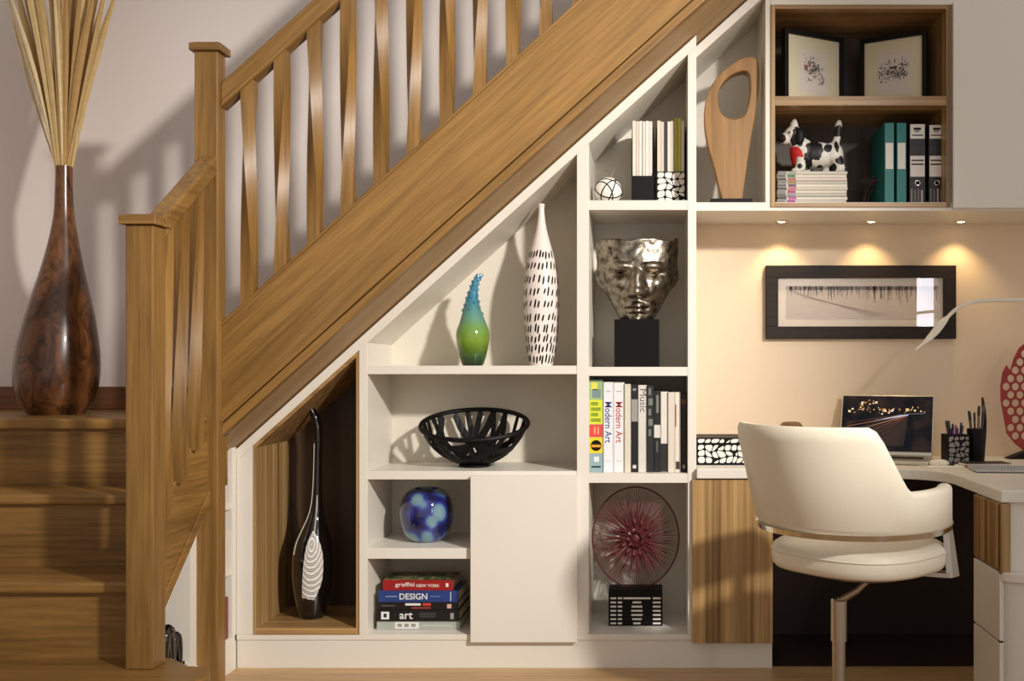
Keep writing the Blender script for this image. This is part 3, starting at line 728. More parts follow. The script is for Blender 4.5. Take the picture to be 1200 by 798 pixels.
# ================================================================== white bottle vase with black dashes
D = 3.64; s_ = F / D; cx = px(634.5, D)
wv = thing('bottle_vase', 'tall white ceramic bottle vase with rows of black dashes', 'vase', (cx, D, z0))
prf = [(13, 427), (15, 420), (18, 400), (20.5, 370), (21, 345), (19.5, 322), (16, 303), (11, 285), (6.5, 268), (4.2, 254), (3.4, 244), (4, 238.5), (2.6, 238.5), (2.4, 250)]
spw = [(p.x, p.y) for p in smooth_path([(r / s_, (427 - y) / s_, 0) for r, y in prf], 5)]
ceram = plain('white_ceramic', (232, 220, 212), .22, var=.02)
obj('body', lathe(spw, seg=48), ceram, wv, True, local=True)
def rad_at(z):
    for (r0, a), (r1, b) in zip(spw, spw[1:]):
        if a <= z <= b: return r0 + (r1 - r0) * (z - a) / (b - a + 1e-9)
    return spw[0][0]
Vd, Fd_ = [], []
for rw, yc in enumerate([298, 311, 327, 342, 356, 371, 384, 396, 407, 419]):
    zc = (427 - yc) / s_; n = 14 if rw else 10
    for k in range(n):
        an = -PI / 2 + (k - (n - 1) / 2) * 2 * PI / 24 + R.uniform(-.06, .06) - .2; zz_ = zc + R.uniform(-.004, .004); hl = R.uniform(.010, .0165); wa = .0032
        o_ = len(Vd)
        for j in range(5):
            z = zz_ - hl + hl * 2 * j / 4; rr = rad_at(z) + .0005; ww = wa * (.55 if j in (0, 4) else 1) / rr
            for q in (-ww, ww): Vd.append((rr * math.cos(an + q + j * .02), rr * math.sin(an + q + j * .02), z))
        for j in range(4): Fd_.append((o_ + 2 * j, o_ + 2 * j + 1, o_ + 2 * j + 3, o_ + 2 * j + 2))
obj('painted_dashes', (Vd, Fd_), black, wv, True, local=True)

# ================================================================== ball ornament and magazine files
D = 3.6; s_ = F / D; zs = Z(234.5)
bx_, rr = px(713, D), 16.0 / s_
bn = thing('ball_ornament', 'white ball ornament with black bands and a curled wire loop', 'ornament', (bx_, D, zs))
obj('ball', ellipsoid((0, 0, rr), (rr, rr, rr), 28, 18), bwhite, bn, True, local=True)
for k, (ax, of) in enumerate([((.3, .6, .8), .2), ((-.7, .5, .5), -.25), ((.8, .2, -.3), .15), ((-.2, .7, -.75), -.1), ((.6, .6, .4), -.5)]):
    n_ = Vector(ax).normalized(); u = n_.orthogonal().normalized(); v_ = n_.cross(u); q = math.sqrt(1 - of * of) * rr
    obj('band', tube([Vector((0, 0, rr)) + n_ * of * rr + (u * math.cos(2 * PI * i / 32) + v_ * math.sin(2 * PI * i / 32)) * q for i in range(32)], .0022, 6, True), black, bn, True, local=True)
wl = smooth_path([((x - 713) / s_, 0, (233 - y) / s_) for x, y in [(714, 204), (717, 200), (715, 195), (708, 194), (700, 198)]], 6)
obj('wire_loop', tube(wl, .002, 6), steel, bn, True, local=True)
wl = smooth_path([((x - 713) / s_, .004, (233 - y) / s_) for x, y in [(714, 204), (718, 199), (720, 190)]], 6)
obj('wire_loop', tube(wl, .0016, 6), steel, bn, True, local=True)
def pebble_panel(name, parent, x0, x1, z0_, z1_, y, nx_, nz_, gap, mat, seed, normal='y'):
    """irregular pale cells proud of a dark panel: one joined print"""
    rr_ = random.Random(seed); V, Fc = [], []
    gx_, gz_ = (x1 - x0) / nx_, (z1_ - z0_) / nz_
    def pt(i, j):
        h = random.Random(seed * 977 + i * 31 + j * 7)
        ex = 0 if i in (0, nx_) else h.uniform(-.36, .36); ez = 0 if j in (0, nz_) else h.uniform(-.36, .36)
        return Vector((x0 + (i + ex + (.5 if j % 2 and 0 < i < nx_ else 0) * .8) * gx_, z0_ + (j + ez) * gz_))
    for i in range(nx_):
        for j in range(nz_):
            q = [pt(i, j), pt(i + 1, j), pt(i + 1, j + 1), pt(i, j + 1)]; c = sum(q, Vector((0, 0))) / 4
            if rr_.random() < .15: q = [q[0], q[1], q[2]]; c = sum(q, Vector((0, 0))) / 3
            q = [c + (p - c) * (1 - gap / max((p - c).length, gap * 1.3)) for p in q]
            # chamfer corners for a rounded pebble look
            poly = []
            for k in range(len(q)): poly += [q[k].lerp(q[k - 1], .22), q[k].lerp(q[(k + 1) % len(q)], .22)]
            v, f = prism([(p.x, p.y) for p in poly], y - .0012, y + .0002)
            o_ = len(V); V += v; Fc += [tuple(a + o_ for a in t) for t in f]
    return obj(name, (V, Fc), mat, parent)
MD = 3.58
def mag_file(label, xa, xb, lip_y, top_y, patterned, mags, glab):
    A, B = px(xa, MD), px(xb, MD); t = .003; zt = pz(top_y, MD); zl = pz(lip_y, MD); yb = MD + .22
    f = thing('magazine_file', label, 'magazine file', ((A + B) / 2, MD + .1, zs), 'magazine files')
    side = [(MD, zs), (yb, zs), (yb, zt), (MD + .10, zt), (MD, zl)]
    obj('side', prism(side, A, A + t, 'yz'), black, f); obj('side', prism(side, B - t, B, 'yz'), black, f)
    fr = obj('front', box(A + t, B - t, MD, MD + t, zs, zl), black, f); obj('base', box(A + t, B - t, MD + t, yb, zs, zs + t), black, f); obj('back', box(A + t, B - t, yb - t, yb, zs + t, zt), black, f)
    if patterned: pebble_panel('pebble_print', fr, A + t, B - t, zs + .002, zl - .002, MD, 4, 5, .0022, bwhite, 11)
    n = len(mags); w = (B - A - 2 * t - .002) / n
    for i, (c, yt) in enumerate(mags):
        x0 = A + t + .001 + w * i
        book(glab % ['first', 'second', 'third', 'fourth', 'fifth', 'sixth', 'seventh', 'eighth', 'ninth'][i], x0, x0 + w * .93, MD + .006 + .002 * (i % 3), MD + .21, zs + t, pz(yt, MD), c, group='magazines in the files', name='magazine', cat='magazine')
mag_file('plain black magazine file holding white magazines on the top shelf', 740, 766, 206, 141, False, [((224, 214, 200), 141), ((206, 194, 180), 141.5), ((228, 220, 208), 141), ((214, 204, 190), 141.8), ((230, 224, 214), 141), ((220, 210, 200), 141.4)], 'pale magazine, %s from the ball ornament in the plain file')
mag_file('black magazine file with white pebble-pattern front on the top shelf', 769, 803.5, 201, 141, True, [((222, 206, 180), 141), ((206, 196, 184), 142), ((60, 54, 48), 143), ((224, 214, 202), 142), ((214, 206, 190), 141), ((190, 186, 70), 137.5), ((200, 196, 90), 138), ((228, 220, 208), 141)], 'slim magazine, %s from the plain file in the patterned file')

# ================================================================== silver face mask on a plinth
D = 3.63; s_ = F / D; z0 = Z(430); cx = px(746.5, D)
pl = tag(obj('display_plinth', box(cx - .079, cx + .079, D - .06, D + .08, z0, z0 + 55 / s_), plain('black_plinth', (14, 11, 10), .6, spec=.15), None, bev=.0015, loc=(cx, D, z0)), 'black rectangular display block beneath the silver face mask', 'plinth')
silver = ramp_noise('hammered_silver', [(.30, (60, 52, 45)), (.42, (128, 118, 104)), (.6, (176, 166, 150)), (.78, (84, 74, 64))], 'NOISE', 40, .34, 1, detail=4, bump=.28)
zm0 = z0 + 50 / s_; HM = 98 / s_
fm = thing('face_mask', 'hammered silver face mask sculpture with a ragged crown on a black block', 'sculpture', (cx, D, z0 + 55 / s_))
NU, NV = 64, 64; V, Fc = [], []
def g(x, c, w): return math.exp(-((x - c) / w) ** 2)
def hwid(v): return (13 + 34 * (1 - (1 - min(v / .95, 1)) ** 1.9)) / s_
for j in range(NV + 1):
    for i in range(NU + 1):
        u = -1 + 2 * i / NU; v = j / NV
        vt = v * (1 + .01 * math.sin(u * 9) + .014 * noise.noise(Vector((u * 5, 1, 3))) + .02 * (u > .8) - .02 * (u < -.8)) if v > .8 else v
        x = hwid(v) * math.sin(u * PI / 2 * .97) ; dep = .105 * math.cos(u * PI / 2) ** .8 if abs(u) < 1 else 0
        dep *= .72 + .28 * math.sin(min(v * 1.5, 1) * PI / 2)
        nw = .09 + .10 * max(0, 1 - abs(v - .36) / .16)
        f_ = (.016 + .034 * (1 - min(max((v - .36) / .28, 0), 1))) * g(u, 0, nw) * sstep(.315, .355, v) * (1 - sstep(.60, .70, v))   # nose
        f_ += .008 * g(abs(u), .17, .06) * g(v, .365, .03)                        # nostrils
        f_ += .020 * g(abs(u), .32, .20) * g(v, .675, .035)                       # brow
        f_ -= .026 * g(abs(u), .31, .14) * g(v, .595, .045)                       # eye sockets
        f_ += .012 * g(abs(u), .31, .09) * g(v, .585, .022)                       # lids
        f_ += .016 * g(abs(u), .46, .18) * g(v, .46, .08)                         # cheeks
        f_ += .018 * g(u, 0, .22) * g(v, .225, .020) + .016 * g(u, 0, .19) * g(v, .160, .022) - .014 * g(u, 0, .24) * g(v, .193, .010)   # lips
        f_ += .016 * g(u, 0, .28) * g(v, .05, .05)                                # chin
        f_ += .003 * noise.noise(Vector((u * 5, v * 7, 0))) + .0025 * noise.noise(Vector((u * 14, v * 18, 4)))
        ear = .020 * g(abs(u), .97, .08) * g(v, .55, .12)
        sxn = math.copysign(1, u)
        V.append((x + sxn * ear, .055 - dep - f_, (zm0 - z0 - 55 / s_) + HM * vt))
for j in range(NV):
    for i in range(NU):
        a = j * (NU + 1) + i; Fc.append((a, a + 1, a + NU + 2, a + NU + 1))
mo = obj('mask', (V, Fc), silver, fm, True, local=True, sharp=80)
sd = mo.modifiers.new('thickness', 'SOLIDIFY'); sd.thickness = .007; sd.offset = 1
obj('support', box(-.012, .012, .0, .03, 0, .06), black, fm, local=True)

# ================================================================== red disc sculpture
D = 3.66; s_ = F / D; z0 = Z(743.5); cx = px(745, D)
ds = thing('disc_sculpture', 'dark red wire disc sculpture mounted on a striped black block', 'sculpture', (cx, D, z0))
BW, BH = .096, 42 / s_
bk = obj('block', box(-BW, BW, -.045, .045, 0, BH), black, ds, local=True, bev=.001)
for r_ in range(7):
    zc = BH * (.075 + .115 * r_)
    hw = [.32, .42, .50, .50, .46, .38, 1][r_]
    segs = [(-.93, -.52), (-.47 if r_ < 6 else -.42, -.47), (.62, .93)]
    for a, b in ((-.93, -.72), (-.66, -.50), (.64, .93)) : obj('stripe', box(BW * a, BW * b, -.0465, -.0449, zc - .0032, zc + .0032), bwhite, bk, local=True)
    w2 = .42 * hw if r_ < 6 else .5
    obj('stripe', box(BW * (.05 - w2), BW * (.05 + w2), -.0465, -.0449, zc - .0032, zc + .0032), bwhite, bk, local=True)
redm = plain('dark_red_wire', (98, 34, 38), .5, var=.1); redd = plain('deep_red_core', (84, 24, 30), .5)
rd = 50.5 / s_; zc = (738 - 638) / s_; zsq = 1.17
def dp(r, a, y=0): return (r * math.cos(a), y, zc + r * zsq * math.sin(a))
obj('rim', tube([dp(rd, 2 * PI * k / 80) for k in range(80)], .0028, 6, True), redd, ds, True, local=True)
for k in range(144):
    a = 2 * PI * k / 144; dy = .012 * math.sin(k * 2.4)
    obj('spoke', tube([dp(.03, a, -.012 + dy), dp(.085, a + .03 * math.sin(k), -.016 + dy), dp(rd, a, 0)], [.0024, .002, .0011], 4), redm, ds, local=True)
for ring, n, r0, r1 in ((0, 9, .012, .034), (1, 13, .034, .066)):
    for k in range(n):
        a = 2 * PI * k / n + ring * .2
        obj('petal', tube([dp(r0, a, -.02), dp((r0 + r1) / 2, a, -.036 + .01 * ring), dp(r1, a + .05, -.022)], [.004, .0085, .003], 8), redd, ds, True, local=True)
obj('core', ellipsoid((0, -.022, zc), (.02, .014, .022), 14, 8), redd, ds, True, local=True)

# ================================================================== wooden loop sculpture
D = 3.725; s_ = F / D; z0 = ZC(237); cx = px(856, D)
ws = thing('loop_sculpture', 'carved wooden loop sculpture with an oval hole on a thin black base', 'sculpture', (cx, D, z0))
obj('base', box(-24 / s_, 24 / s_, -.06, .06, 0, .018), black, ws, local=True, bev=.001)
outl = smooth_path([((x - 856) / s_, (233 - y) / s_, 0) for x, y in [(847, 231), (838, 195), (830, 165), (826.5, 140), (828, 115), (836, 96), (850, 80), (868, 68), (880, 66), (886.5, 72), (887.5, 95), (884, 125), (878, 160), (872, 200), (868, 231)]], 5)
hole = smooth_path([((x - 856) / s_, (233 - y) / s_, 0) for x, y in [(861, 138.5), (849, 136), (841.5, 126), (839.5, 110), (845, 95), (857, 84), (870, 80), (878, 84), (880, 102), (877.5, 121), (872, 134), (861, 138.5)]], 5)[:-1]
v, f = curve_mesh([(p.x, p.y) for p in outl], [[(p.x * 1.0, p.y) for p in hole]], .05, .004)
v = [(a, c, b + .012) for a, b, c in v]
obj('loop', (v, f), wood('walnut_loop', (122, 86, 44), (172, 128, 72), 'Z', fine=50, broad=10, rough=.35), ws, True, local=True)

# ================================================================== open box: framed prints, dog, magazines, files
z1 = MZ1
def print_frame(label, xa, ya, xb, yb, z0_, h, kind):
    """standing frame whose face runs from (xa,ya) to (xb,yb) in plan"""
    A, B = Vector((xa, ya, z0_)), Vector((xb, yb, z0_)); U = (B - A); wd = U.length; U.normalize(); Vv = Vector((0, 0, 1)); Nn = U.cross(Vv)
    f = thing('picture_frame', label, 'framed print', (A + B) / 2, 'framed ink prints on the upper shelf')
    def slab(x0, x1, v0, v1, n0, n1, nm, mat, par):
        P_ = [A + U * x + Vv * v + Nn * n for x in (x0, x1) for v in (v0, v1) for n in (n0, n1)]
        return obj(nm, ([tuple(p) for p in P_], [(0, 1, 3, 2), (4, 6, 7, 5), (0, 4, 5, 1), (2, 3, 7, 6), (0, 2, 6, 4), (1, 5, 7, 3)]), mat, par)
    fw = .016
    slab(0, wd, 0, fw * .4, -.02, .006, 'frame_rail', black, f); slab(0, wd, h - fw, h, -.02, .006, 'frame_rail', black, f)
    slab(0, fw, fw * .4, h - fw, -.02, .006, 'frame_stile', black, f); slab(wd - fw, wd, fw * .4, h - fw, -.02, .006, 'frame_stile', black, f)
    mt = slab(fw, wd - fw, fw * .4, h - fw, -.012, -.004, 'mount', M((214, 204, 172), .8), f)
    cxp, czp = wd / 2, h * .48
    slab(cxp - .062, cxp + .062, czp - .082, czp + .078, -.0041, -.0036, 'paper', M((212, 200, 188), .8), mt)
    rr_ = random.Random(3 + kind)
    V, Fc = [], []
    for k in range(120):
        if kind == 0: x = rr_.gauss(0, .022); z_ = -x * .9 + rr_.gauss(.012, .014) if k % 2 else rr_.gauss(.01, .02); 
        else: x = rr_.uniform(-.054, .054); z_ = rr_.choice([rr_.gauss(.018, .009), rr_.gauss(-.002, .004), rr_.gauss(-.014, .006)])
        l, t_ = rr_.uniform(.002, .008), rr_.uniform(.0006, .0016); an = rr_.uniform(0, PI)
        c = Vector((cxp + x, czp + z_)); d1 = Vector((math.cos(an), math.sin(an))) * l; d2 = Vector((-math.sin(an), math.cos(an))) * t_
        o_ = len(V)
        for q in (c - d1 - d2, c + d1 - d2, c + d1 + d2, c - d1 + d2): V.append(tuple(A + U * q.x + Vv * q.y + Nn * -.0034))
        Fc.append((o_, o_ + 1, o_ + 2, o_ + 3))
    extra = [(-.034, .012, .016, .018)] if kind == 0 else [(-.015, .042, .004, .014), (.006, .042, .004, .014), (.034, .046, .002, .018), (0, .018, .03, .008), (-.045, -.03, .009, .005)]
    obj('ink_drawing', (V, Fc), inkm, mt)
    for (ex, ez, ew, eh) in extra:
        slab(cxp + ex - ew / 2, cxp + ex + ew / 2, czp + ez - eh / 2, czp + ez + eh / 2, -.0037, -.0033, 'drawing_accent', M((150, 84, 60)) if kind == 0 else M((70, 62, 60)), mt)
    slab(wd * .45, wd * .55, h * .1, h * .7, -.03, -.02, 'back_stand', black, f)
print_frame('black framed ink print with a small red mark, above the dog figurine', px(919, 3.72), 3.72, px(988, 3.84), 3.84, z1, .272, 0)
print_frame('black framed ink drawing of a domed building, above the ring binders', px(1008, 3.84), 3.84, px(1086, 3.72), 3.72, z1, .266, 1)

# magazines lying under the dog
GD = 3.70; s_ = F / GD; z = BXF
colz = [(206, 196, 176), (190, 180, 164), (214, 204, 186), (180, 172, 158), (210, 198, 176), (198, 186, 168), (216, 208, 190), (186, 176, 160), (206, 190, 176), (212, 202, 182), (196, 188, 170)]
fore = [(170, 50, 70), (150, 60, 130), (176, 80, 150), (130, 130, 130), (160, 50, 110), (190, 90, 110), (96, 60, 90), (150, 120, 60), (170, 90, 70), (60, 110, 80), (150, 150, 140)]
hh = (237 - 196.5) / s_ / 11
mid_lab = ['bottom', 'second', 'third', 'fourth', 'fifth', 'sixth', 'seventh', 'eighth', 'ninth', 'tenth', 'top']
for i in range(11):
    jx = R.uniform(-1, 1); x0, x1 = px(911 + jx, GD), px(992.5 + jx, GD)
    yy = GD + R.uniform(0, .006)
    lab = ('%s magazine from the bottom of the pile beneath the dog figurine' % mid_lab[i]) if 0 < i < 10 else '%s magazine of the pile beneath the dog figurine' % mid_lab[i]
    b = book(lab, x0, x1, yy, yy + .2, z, z + hh * .97, colz[i], group='magazines piled under the dog', name='magazine', cat='magazine')
    patch('spine_print', b, px(923 + jx, GD), px(932.5 + jx, GD), z + hh * .1, z + hh * .88, yy, M(fore[i]))
    patch('spine_print', b, x0 + .001, px(921 + jx, GD), z + hh * .1, z + hh * .88, yy, M(((84, 84, 84), (120, 116, 112), (60, 58, 60))[i % 3]))
    z += hh
# dog figurine
zd = z; D = 3.76; s_ = F / D
dg_ = thing('dog_figurine', 'black and white patchwork dog figurine with a red scarf standing on magazines', 'figurine', (px(953, D), D, zd))
def DP(x, y, dy=0): return ((x - 953) / s_, dy, (193.5 - y) / s_)
k_ = 1 / s_
bodyp = [ellipsoid(DP(958, 171), (25 * k_, 12 * k_, 15 * k_)), ellipsoid(DP(976, 171), (12.5 * k_, 12 * k_, 15 * k_)), ellipsoid(DP(943, 168), (11 * k_, 11 * k_, 16 * k_)),
    ellipsoid(DP(930, 147), (11.5 * k_, 10 * k_, 10 * k_)), ellipsoid(DP(920.5, 152), (8 * k_, 7 * k_, 7 * k_)), tube([DP(932, 150), DP(940, 166)], [9.5 * k_, 10.5 * k_]),
    ellipsoid(DP(930.5, 136), (5 * k_, 6 * k_, 5.5 * k_)), ellipsoid(DP(931, 131.5), (3 * k_, 3.5 * k_, 3.5 * k_))]
for (fx, fy, tx, ty, dy) in ((939, 176, 936, 190, -6), (943, 176, 945, 190, 7), (978, 176, 984, 190, -7), (972, 176, 971, 190, 7)):
    bodyp.append(tube([DP(fx, fy, dy * k_), DP((fx + tx) / 2, (fy + ty) / 2, dy * k_), DP(tx, ty, dy * k_)], [8 * k_, 6.5 * k_, 6 * k_])); bodyp.append(ellipsoid(DP(tx - 2.5, 190.2, dy * k_), (7.5 * k_, 5.5 * k_, 3.3 * k_)))
bodyp.append(tube([DP(979, 158), DP(982, 147), DP(982.5, 136), DP(983.5, 130)], [4.8 * k_, 4 * k_, 4.6 * k_, 2.2 * k_]))
patchm, nt, pb = _new('dog_patches'); N = nt.nodes; L = nt.links
tc = N.new('ShaderNodeTexCoord'); cr = None; last = None
blobs = [(953, 167, 10, 14), (946, 178, 6, 10), (968.5, 165, 5, 6), (978.5, 163, 3, 8), (983, 180, 7, 5), (982, 144, 6, 7), (933, 152, 7, 12), (916, 152, 4, 5), (975, 188, 3.5, 5), (960, 188, 5, 4), (936, 186, 3, 3)]
for (bx2, by2, rx, rz) in blobs:
    c = DP(bx2, by2); mp = N.new('ShaderNodeMapping'); mp.vector_type = 'POINT'
    mp.inputs['Scale'].default_value = (s_ / rx, 0, s_ / rz); mp.inputs['Location'].default_value = (-c[0] * s_ / rx, 0, -c[2] * s_ / rz)
    L.new(tc.outputs['Object'], mp.inputs['Vector'])
    ln = N.new('ShaderNodeVectorMath'); ln.operation = 'LENGTH'; L.new(mp.outputs[0], ln.inputs[0])
    if last is None: last = ln.outputs['Value']
    else:
        mn = N.new('ShaderNodeMath'); mn.operation = 'MINIMUM'; L.new(last, mn.inputs[0]); L.new(ln.outputs['Value'], mn.inputs[1]); last = mn.outputs[0]
nz = N.new('ShaderNodeTexNoise'); nz.inputs['Scale'].default_value = 45; L.new(tc.outputs['Object'], nz.inputs['Vector'])
ad = N.new('ShaderNodeMath'); ad.operation = 'ADD'; L.new(last, ad.inputs[0]); L.new(nz.outputs['Fac'], ad.inputs[1])
cr = N.new('ShaderNodeValToRGB'); cr.color_ramp.elements[0].position = .70; cr.color_ramp.elements[1].position = .73
mrg = N.new('ShaderNodeMath'); mrg.operation = 'MULTIPLY'; mrg.inputs[1].default_value = .5; L.new(ad.outputs[0], mrg.inputs[0])
cr.color_ramp.elements[0].color = srgb(24, 22, 22); cr.color_ramp.elements[1].color = srgb(226, 220, 208)
L.new(mrg.outputs[0], cr.inputs[0]); L.new(cr.outputs[0], pb.inputs['Base Color']); pb.inputs['Roughness'].default_value = .5
do = obj('body', join(*bodyp), patchm, dg_, True, local=True)
rm = do.modifiers.new('fuse', 'REMESH'); rm.mode = 'VOXEL'; rm.voxel_size = .0032; rm.use_smooth_shade = True
smm = do.modifiers.new('soften', 'SMOOTH'); smm.factor = .5; smm.iterations = 6
for sgn in (-1, 1): obj('ear', ellipsoid(DP(936, 151, sgn * 9.5 * k_), (5.5 * k_, 2.2 * k_, 10 * k_), 14, 10), black, dg_, True, local=True)
obj('nose', ellipsoid(DP(914, 152), (3 * k_, 3.4 * k_, 3 * k_), 12, 8), black, dg_, True, local=True)
for sgn in (-1, 1): obj('eye', ellipsoid(DP(924, 146.5, sgn * 7.8 * k_), (1.5 * k_, 1.2 * k_, 1.5 * k_), 10, 6), blackg, dg_, True, local=True)
scf = plain('red_scarf', (186, 30, 28), .7)
obj('scarf', loft([[(c[0] + rr_ * k_ * math.cos(2 * PI * i / 24), rr_ * 1.05 * k_ * math.sin(2 * PI * i / 24), c[2]) for i in range(24)] for c, rr_ in ((DP(934, 163), 8.5), (DP(935, 168), 9.8), (DP(936, 174), 10), (DP(936.5, 183), 8.2))]), scf, dg_, True, local=True)
# dried seed heads
D = 3.84; s_ = F / D
tw = thing('dried_seedhead', 'dark dried seed head stems standing beside the teal binders', 'dried plant', (px(1016, D), D, BXF))
twm = plain('dried_stem', (78, 68, 60), .8, var=.25); pur = plain('purple_bits', (110, 54, 84), .8)
def TP(x, y, dy=0): return ((x - 1016) / s_, dy, (237 - y) / s_)
for i, (bx_, mx_, tx_, ty_) in enumerate([(1010.5, 1014, 1020, 205), (1012, 1015, 1014, 200), (1016, 1019, 1026, 207), (1011, 1013, 1024, 199)]):
    obj('stem', tube(smooth_path([TP(bx_, 237), TP(mx_, 220, .003 * i), TP((mx_ + tx_) / 2, 212, .004 * i), TP(tx_, ty_, .005 * i)], 4), [.0035] * 13 if i < 1 else .0028, 6), twm, tw, True, local=True)
for i in range(16):
    a = PI * (.12 + .76 * i / 15); c = TP(1019, 206)
    obj('frond', tube([c, (c[0] + math.cos(a) * .022, .012 * math.sin(i * 2.1), c[2] + math.sin(a) * .02), (c[0] + math.cos(a) * .040, .02 * math.sin(i * 2.1), c[2] + math.sin(a) * .034)], [.003, .0042, .0012], 6), twm if i > 2 else pur, tw, True, local=True)
# teal binders and lever arch files
FD = 3.70; s_ = F / FD
teal = plain('teal_board', (30, 116, 112), .45)
for i, (a, b_, yt) in enumerate([(1036.8, 1047.8, 143.8), (1051, 1062.2, 143.8)]):
    x0, x1 = px(a, FD), px(b_, FD); zt = pz(yt, FD)
    bd = thing('ring_binder', ['teal ring binder standing next to the dried seed head', 'teal ring binder standing next to the black lever arch file'][i], 'binder', ((x0 + x1) / 2, FD + .1, BXF), 'teal ring binders')
    obj('spine', box(x0, x1, FD, FD + .004, BXF, zt), teal, bd, bev=.001); obj('cover', box(x0, x0 + .003, FD + .004, FD + .23, BXF, zt), teal, bd); obj('cover', box(x1 - .003, x1, FD + .004, FD + .23, BXF, zt), teal, bd)
    obj('paper', box(x0 + .005, x1 - .005, FD + .01, FD + .22, BXF, zt - .015), papers, bd)
    patch('spine_label', bd, x0 + .003, x1 - .0035, pz(198, FD), pz(167.5, FD), FD, bwhite)
marble = ramp_noise('dark_marbled_board', [(.3, (24, 22, 24)), (.55, (40, 36, 36)), (.75, (70, 58, 60))], 'NOISE', 60, .5)
for i, (a, b_, yt) in enumerate([(1066, 1084.3, 145), (1088.6, 1107, 146)]):
    x0, x1 = px(a, FD), px(b_, FD); zt = pz(yt, FD); md_ = (x0 + x1) / 2
    lf = thing('lever_arch_file', ['black lever arch file standing next to the teal binders', 'black lever arch file against the wooden side of the box'][i], 'binder', (md_, FD + .1, BXF), 'black lever arch files')
    obj('spine', box(x0, x1, FD, FD + .004, BXF, zt), marble, lf, bev=.001); obj('cover', box(x0, x0 + .003, FD + .004, FD + .24, BXF, zt), marble, lf); obj('cover', box(x1 - .003, x1, FD + .004, FD + .24, BXF, zt), marble, lf)
    obj('paper', box(x0 + .006, x1 - .006, FD + .01, FD + .23, BXF, zt - .02), papers, lf)
    lb = patch('spine_label', lf, x0 + .002, x1 - .002, pz(162.5, FD), zt - .002, FD, bwhite)
    for (p0, p1, y0_, y1_) in ((.25, .72, 152.5, 149.6), (.3, .62, 154.6, 153.4), (.15, .85, 159, 157.8)): patch('label_print', lb, x0 + (x1 - x0) * p0, x0 + (x1 - x0) * p1, pz(y0_, FD), pz(y1_, FD), FD - .0006, inkm)
    lb = patch('spine_label', lf, x0 + .002, x1 - .002, pz(207, FD), pz(182.7, FD), FD, bwhite)
    for yy in (188, 192.5): patch('label_print', lb, x0 + .006, x1 - .006, pz(yy + .8, FD), pz(yy - .8, FD), FD - .0006, inkm)
    v, f = tube([(md_ + .0088 * math.cos(2 * PI * k / 20), FD - .001, pz(214.3, FD) + .0088 * math.sin(2 * PI * k / 20)) for k in range(20)], .0018, 6, True)
    obj('finger_ring', (v, f), chrome, lf, True)
    obj('finger_hole', tube([(md_, FD - .0012, pz(214.3, FD)), (md_, FD + .001, pz(214.3, FD))], .0075, 16), plain('hole_black', (6, 5, 5), .8), lf)
    ramps = [(150, 120, 110), (90, 120, 96), (130, 90, 100), (180, 176, 168)]
    for k in range(4): patch('marbled_print', lf, x0 + .004 + k * .0125, x0 + .010 + k * .0125, BXF + .002, pz(221 + 2 * (k % 2), FD), FD, M(ramps[(k + i) % 4]))

# ================================================================== wall picture, lamp
PD = 3.972
pf = thing('wall_picture', 'wide dark framed landscape sketch hanging on the cream wall above the desk', 'picture', (px(1008.5, PD), PD, pz(354, PD)))
fx0, fx1, fz0, fz1 = px(897.5, 3.95), px(1120.5, 3.95), pz(397, 3.95), pz(311, 3.95); fw = 14.5 * 3.95 / F
ebony = wood('ebony_frame', (30, 23, 19), (50, 39, 32), 'X', rough=.5); ebony.node_tree.nodes['Principled BSDF'].inputs['Specular IOR Level'].default_value = .2
y0, y1 = 3.947, 3.974
for (a, b, c, d) in ((fx0, fx1, fz1 - fw, fz1), (fx0, fx1, fz0, fz0 + fw)): obj('frame_rail', box(a, b, y0, y1, c, d), ebony, pf, bev=.002)
for (a, b) in ((fx0, fx0 + fw), (fx1 - fw, fx1)): obj('frame_stile', box(a, b, y0, y1, fz0 + fw, fz1 - fw), ebony, pf, bev=.002)
mt = obj('mount', box(fx0 + fw, fx1 - fw, 3.962, 3.973, fz0 + fw, fz1 - fw), M((226, 212, 198), .8), pf)
ax0, ax1, az0, az1 = px(921, 3.96), px(1100, 3.96), pz(374, 3.96), pz(335, 3.96)
obj('sketch_paper', box(ax0, ax1, 3.9612, 3.9621, az0, az1), M((198, 184, 174), .8), mt)
V, Fc = [], []
rr_ = random.Random(5)
def quad(xa, za_q, xb, zb_q, t):
    d = Vector((xb - xa, zb_q - za_q)); n = Vector((-d.y, d.x)).normalized() * t; o_ = len(V)
    for q in ((xa - n.x, za_q - n.y), (xb - n.x, zb_q - n.y), (xb + n.x, zb_q + n.y), (xa + n.x, za_q + n.y)): V.append((q[0], 3.9608, q[1]))
    Fc.append((o_, o_ + 1, o_ + 2, o_ + 3))
w_, h_ = ax1 - ax0, az1 - az0
for k in range(150):                                     # tree trunks hanging from the dark tree line
    x = ax0 + w_ * rr_.random(); l = h_ * rr_.uniform(.12, .42) * (1.35 if rr_.random() < .15 else 1) * (.75 + .5 * (x - ax0) / w_)
    quad(x, az1 - .001, x + rr_.uniform(-.004, .004), az1 - l, rr_.uniform(.0004, .0016))
for k in range(9): quad(ax0 + w_ * (.02 + .012 * k), az1 - h_ * (.12 + .03 * k), ax0 + w_ * (.58 + .01 * k), az0 + h_ * (.05 + .012 * k), .0003)
for k in range(40):
    x = ax0 + w_ * rr_.random(); zq = az0 + h_ * rr_.uniform(.05, .5); quad(x, zq, x + rr_.uniform(.004, .02), zq - rr_.uniform(0, .006), .0003)
quad(ax0 + w_ * .02, az0 + h_ * .93, ax1 - w_ * .02, az0 + h_ * .93, h_ * .055)
obj('pencil_drawing', (V, Fc), M((150, 136, 128), .8), mt)
gl, nt, pb = _new('picture_glass'); N, L = nt.nodes, nt.links
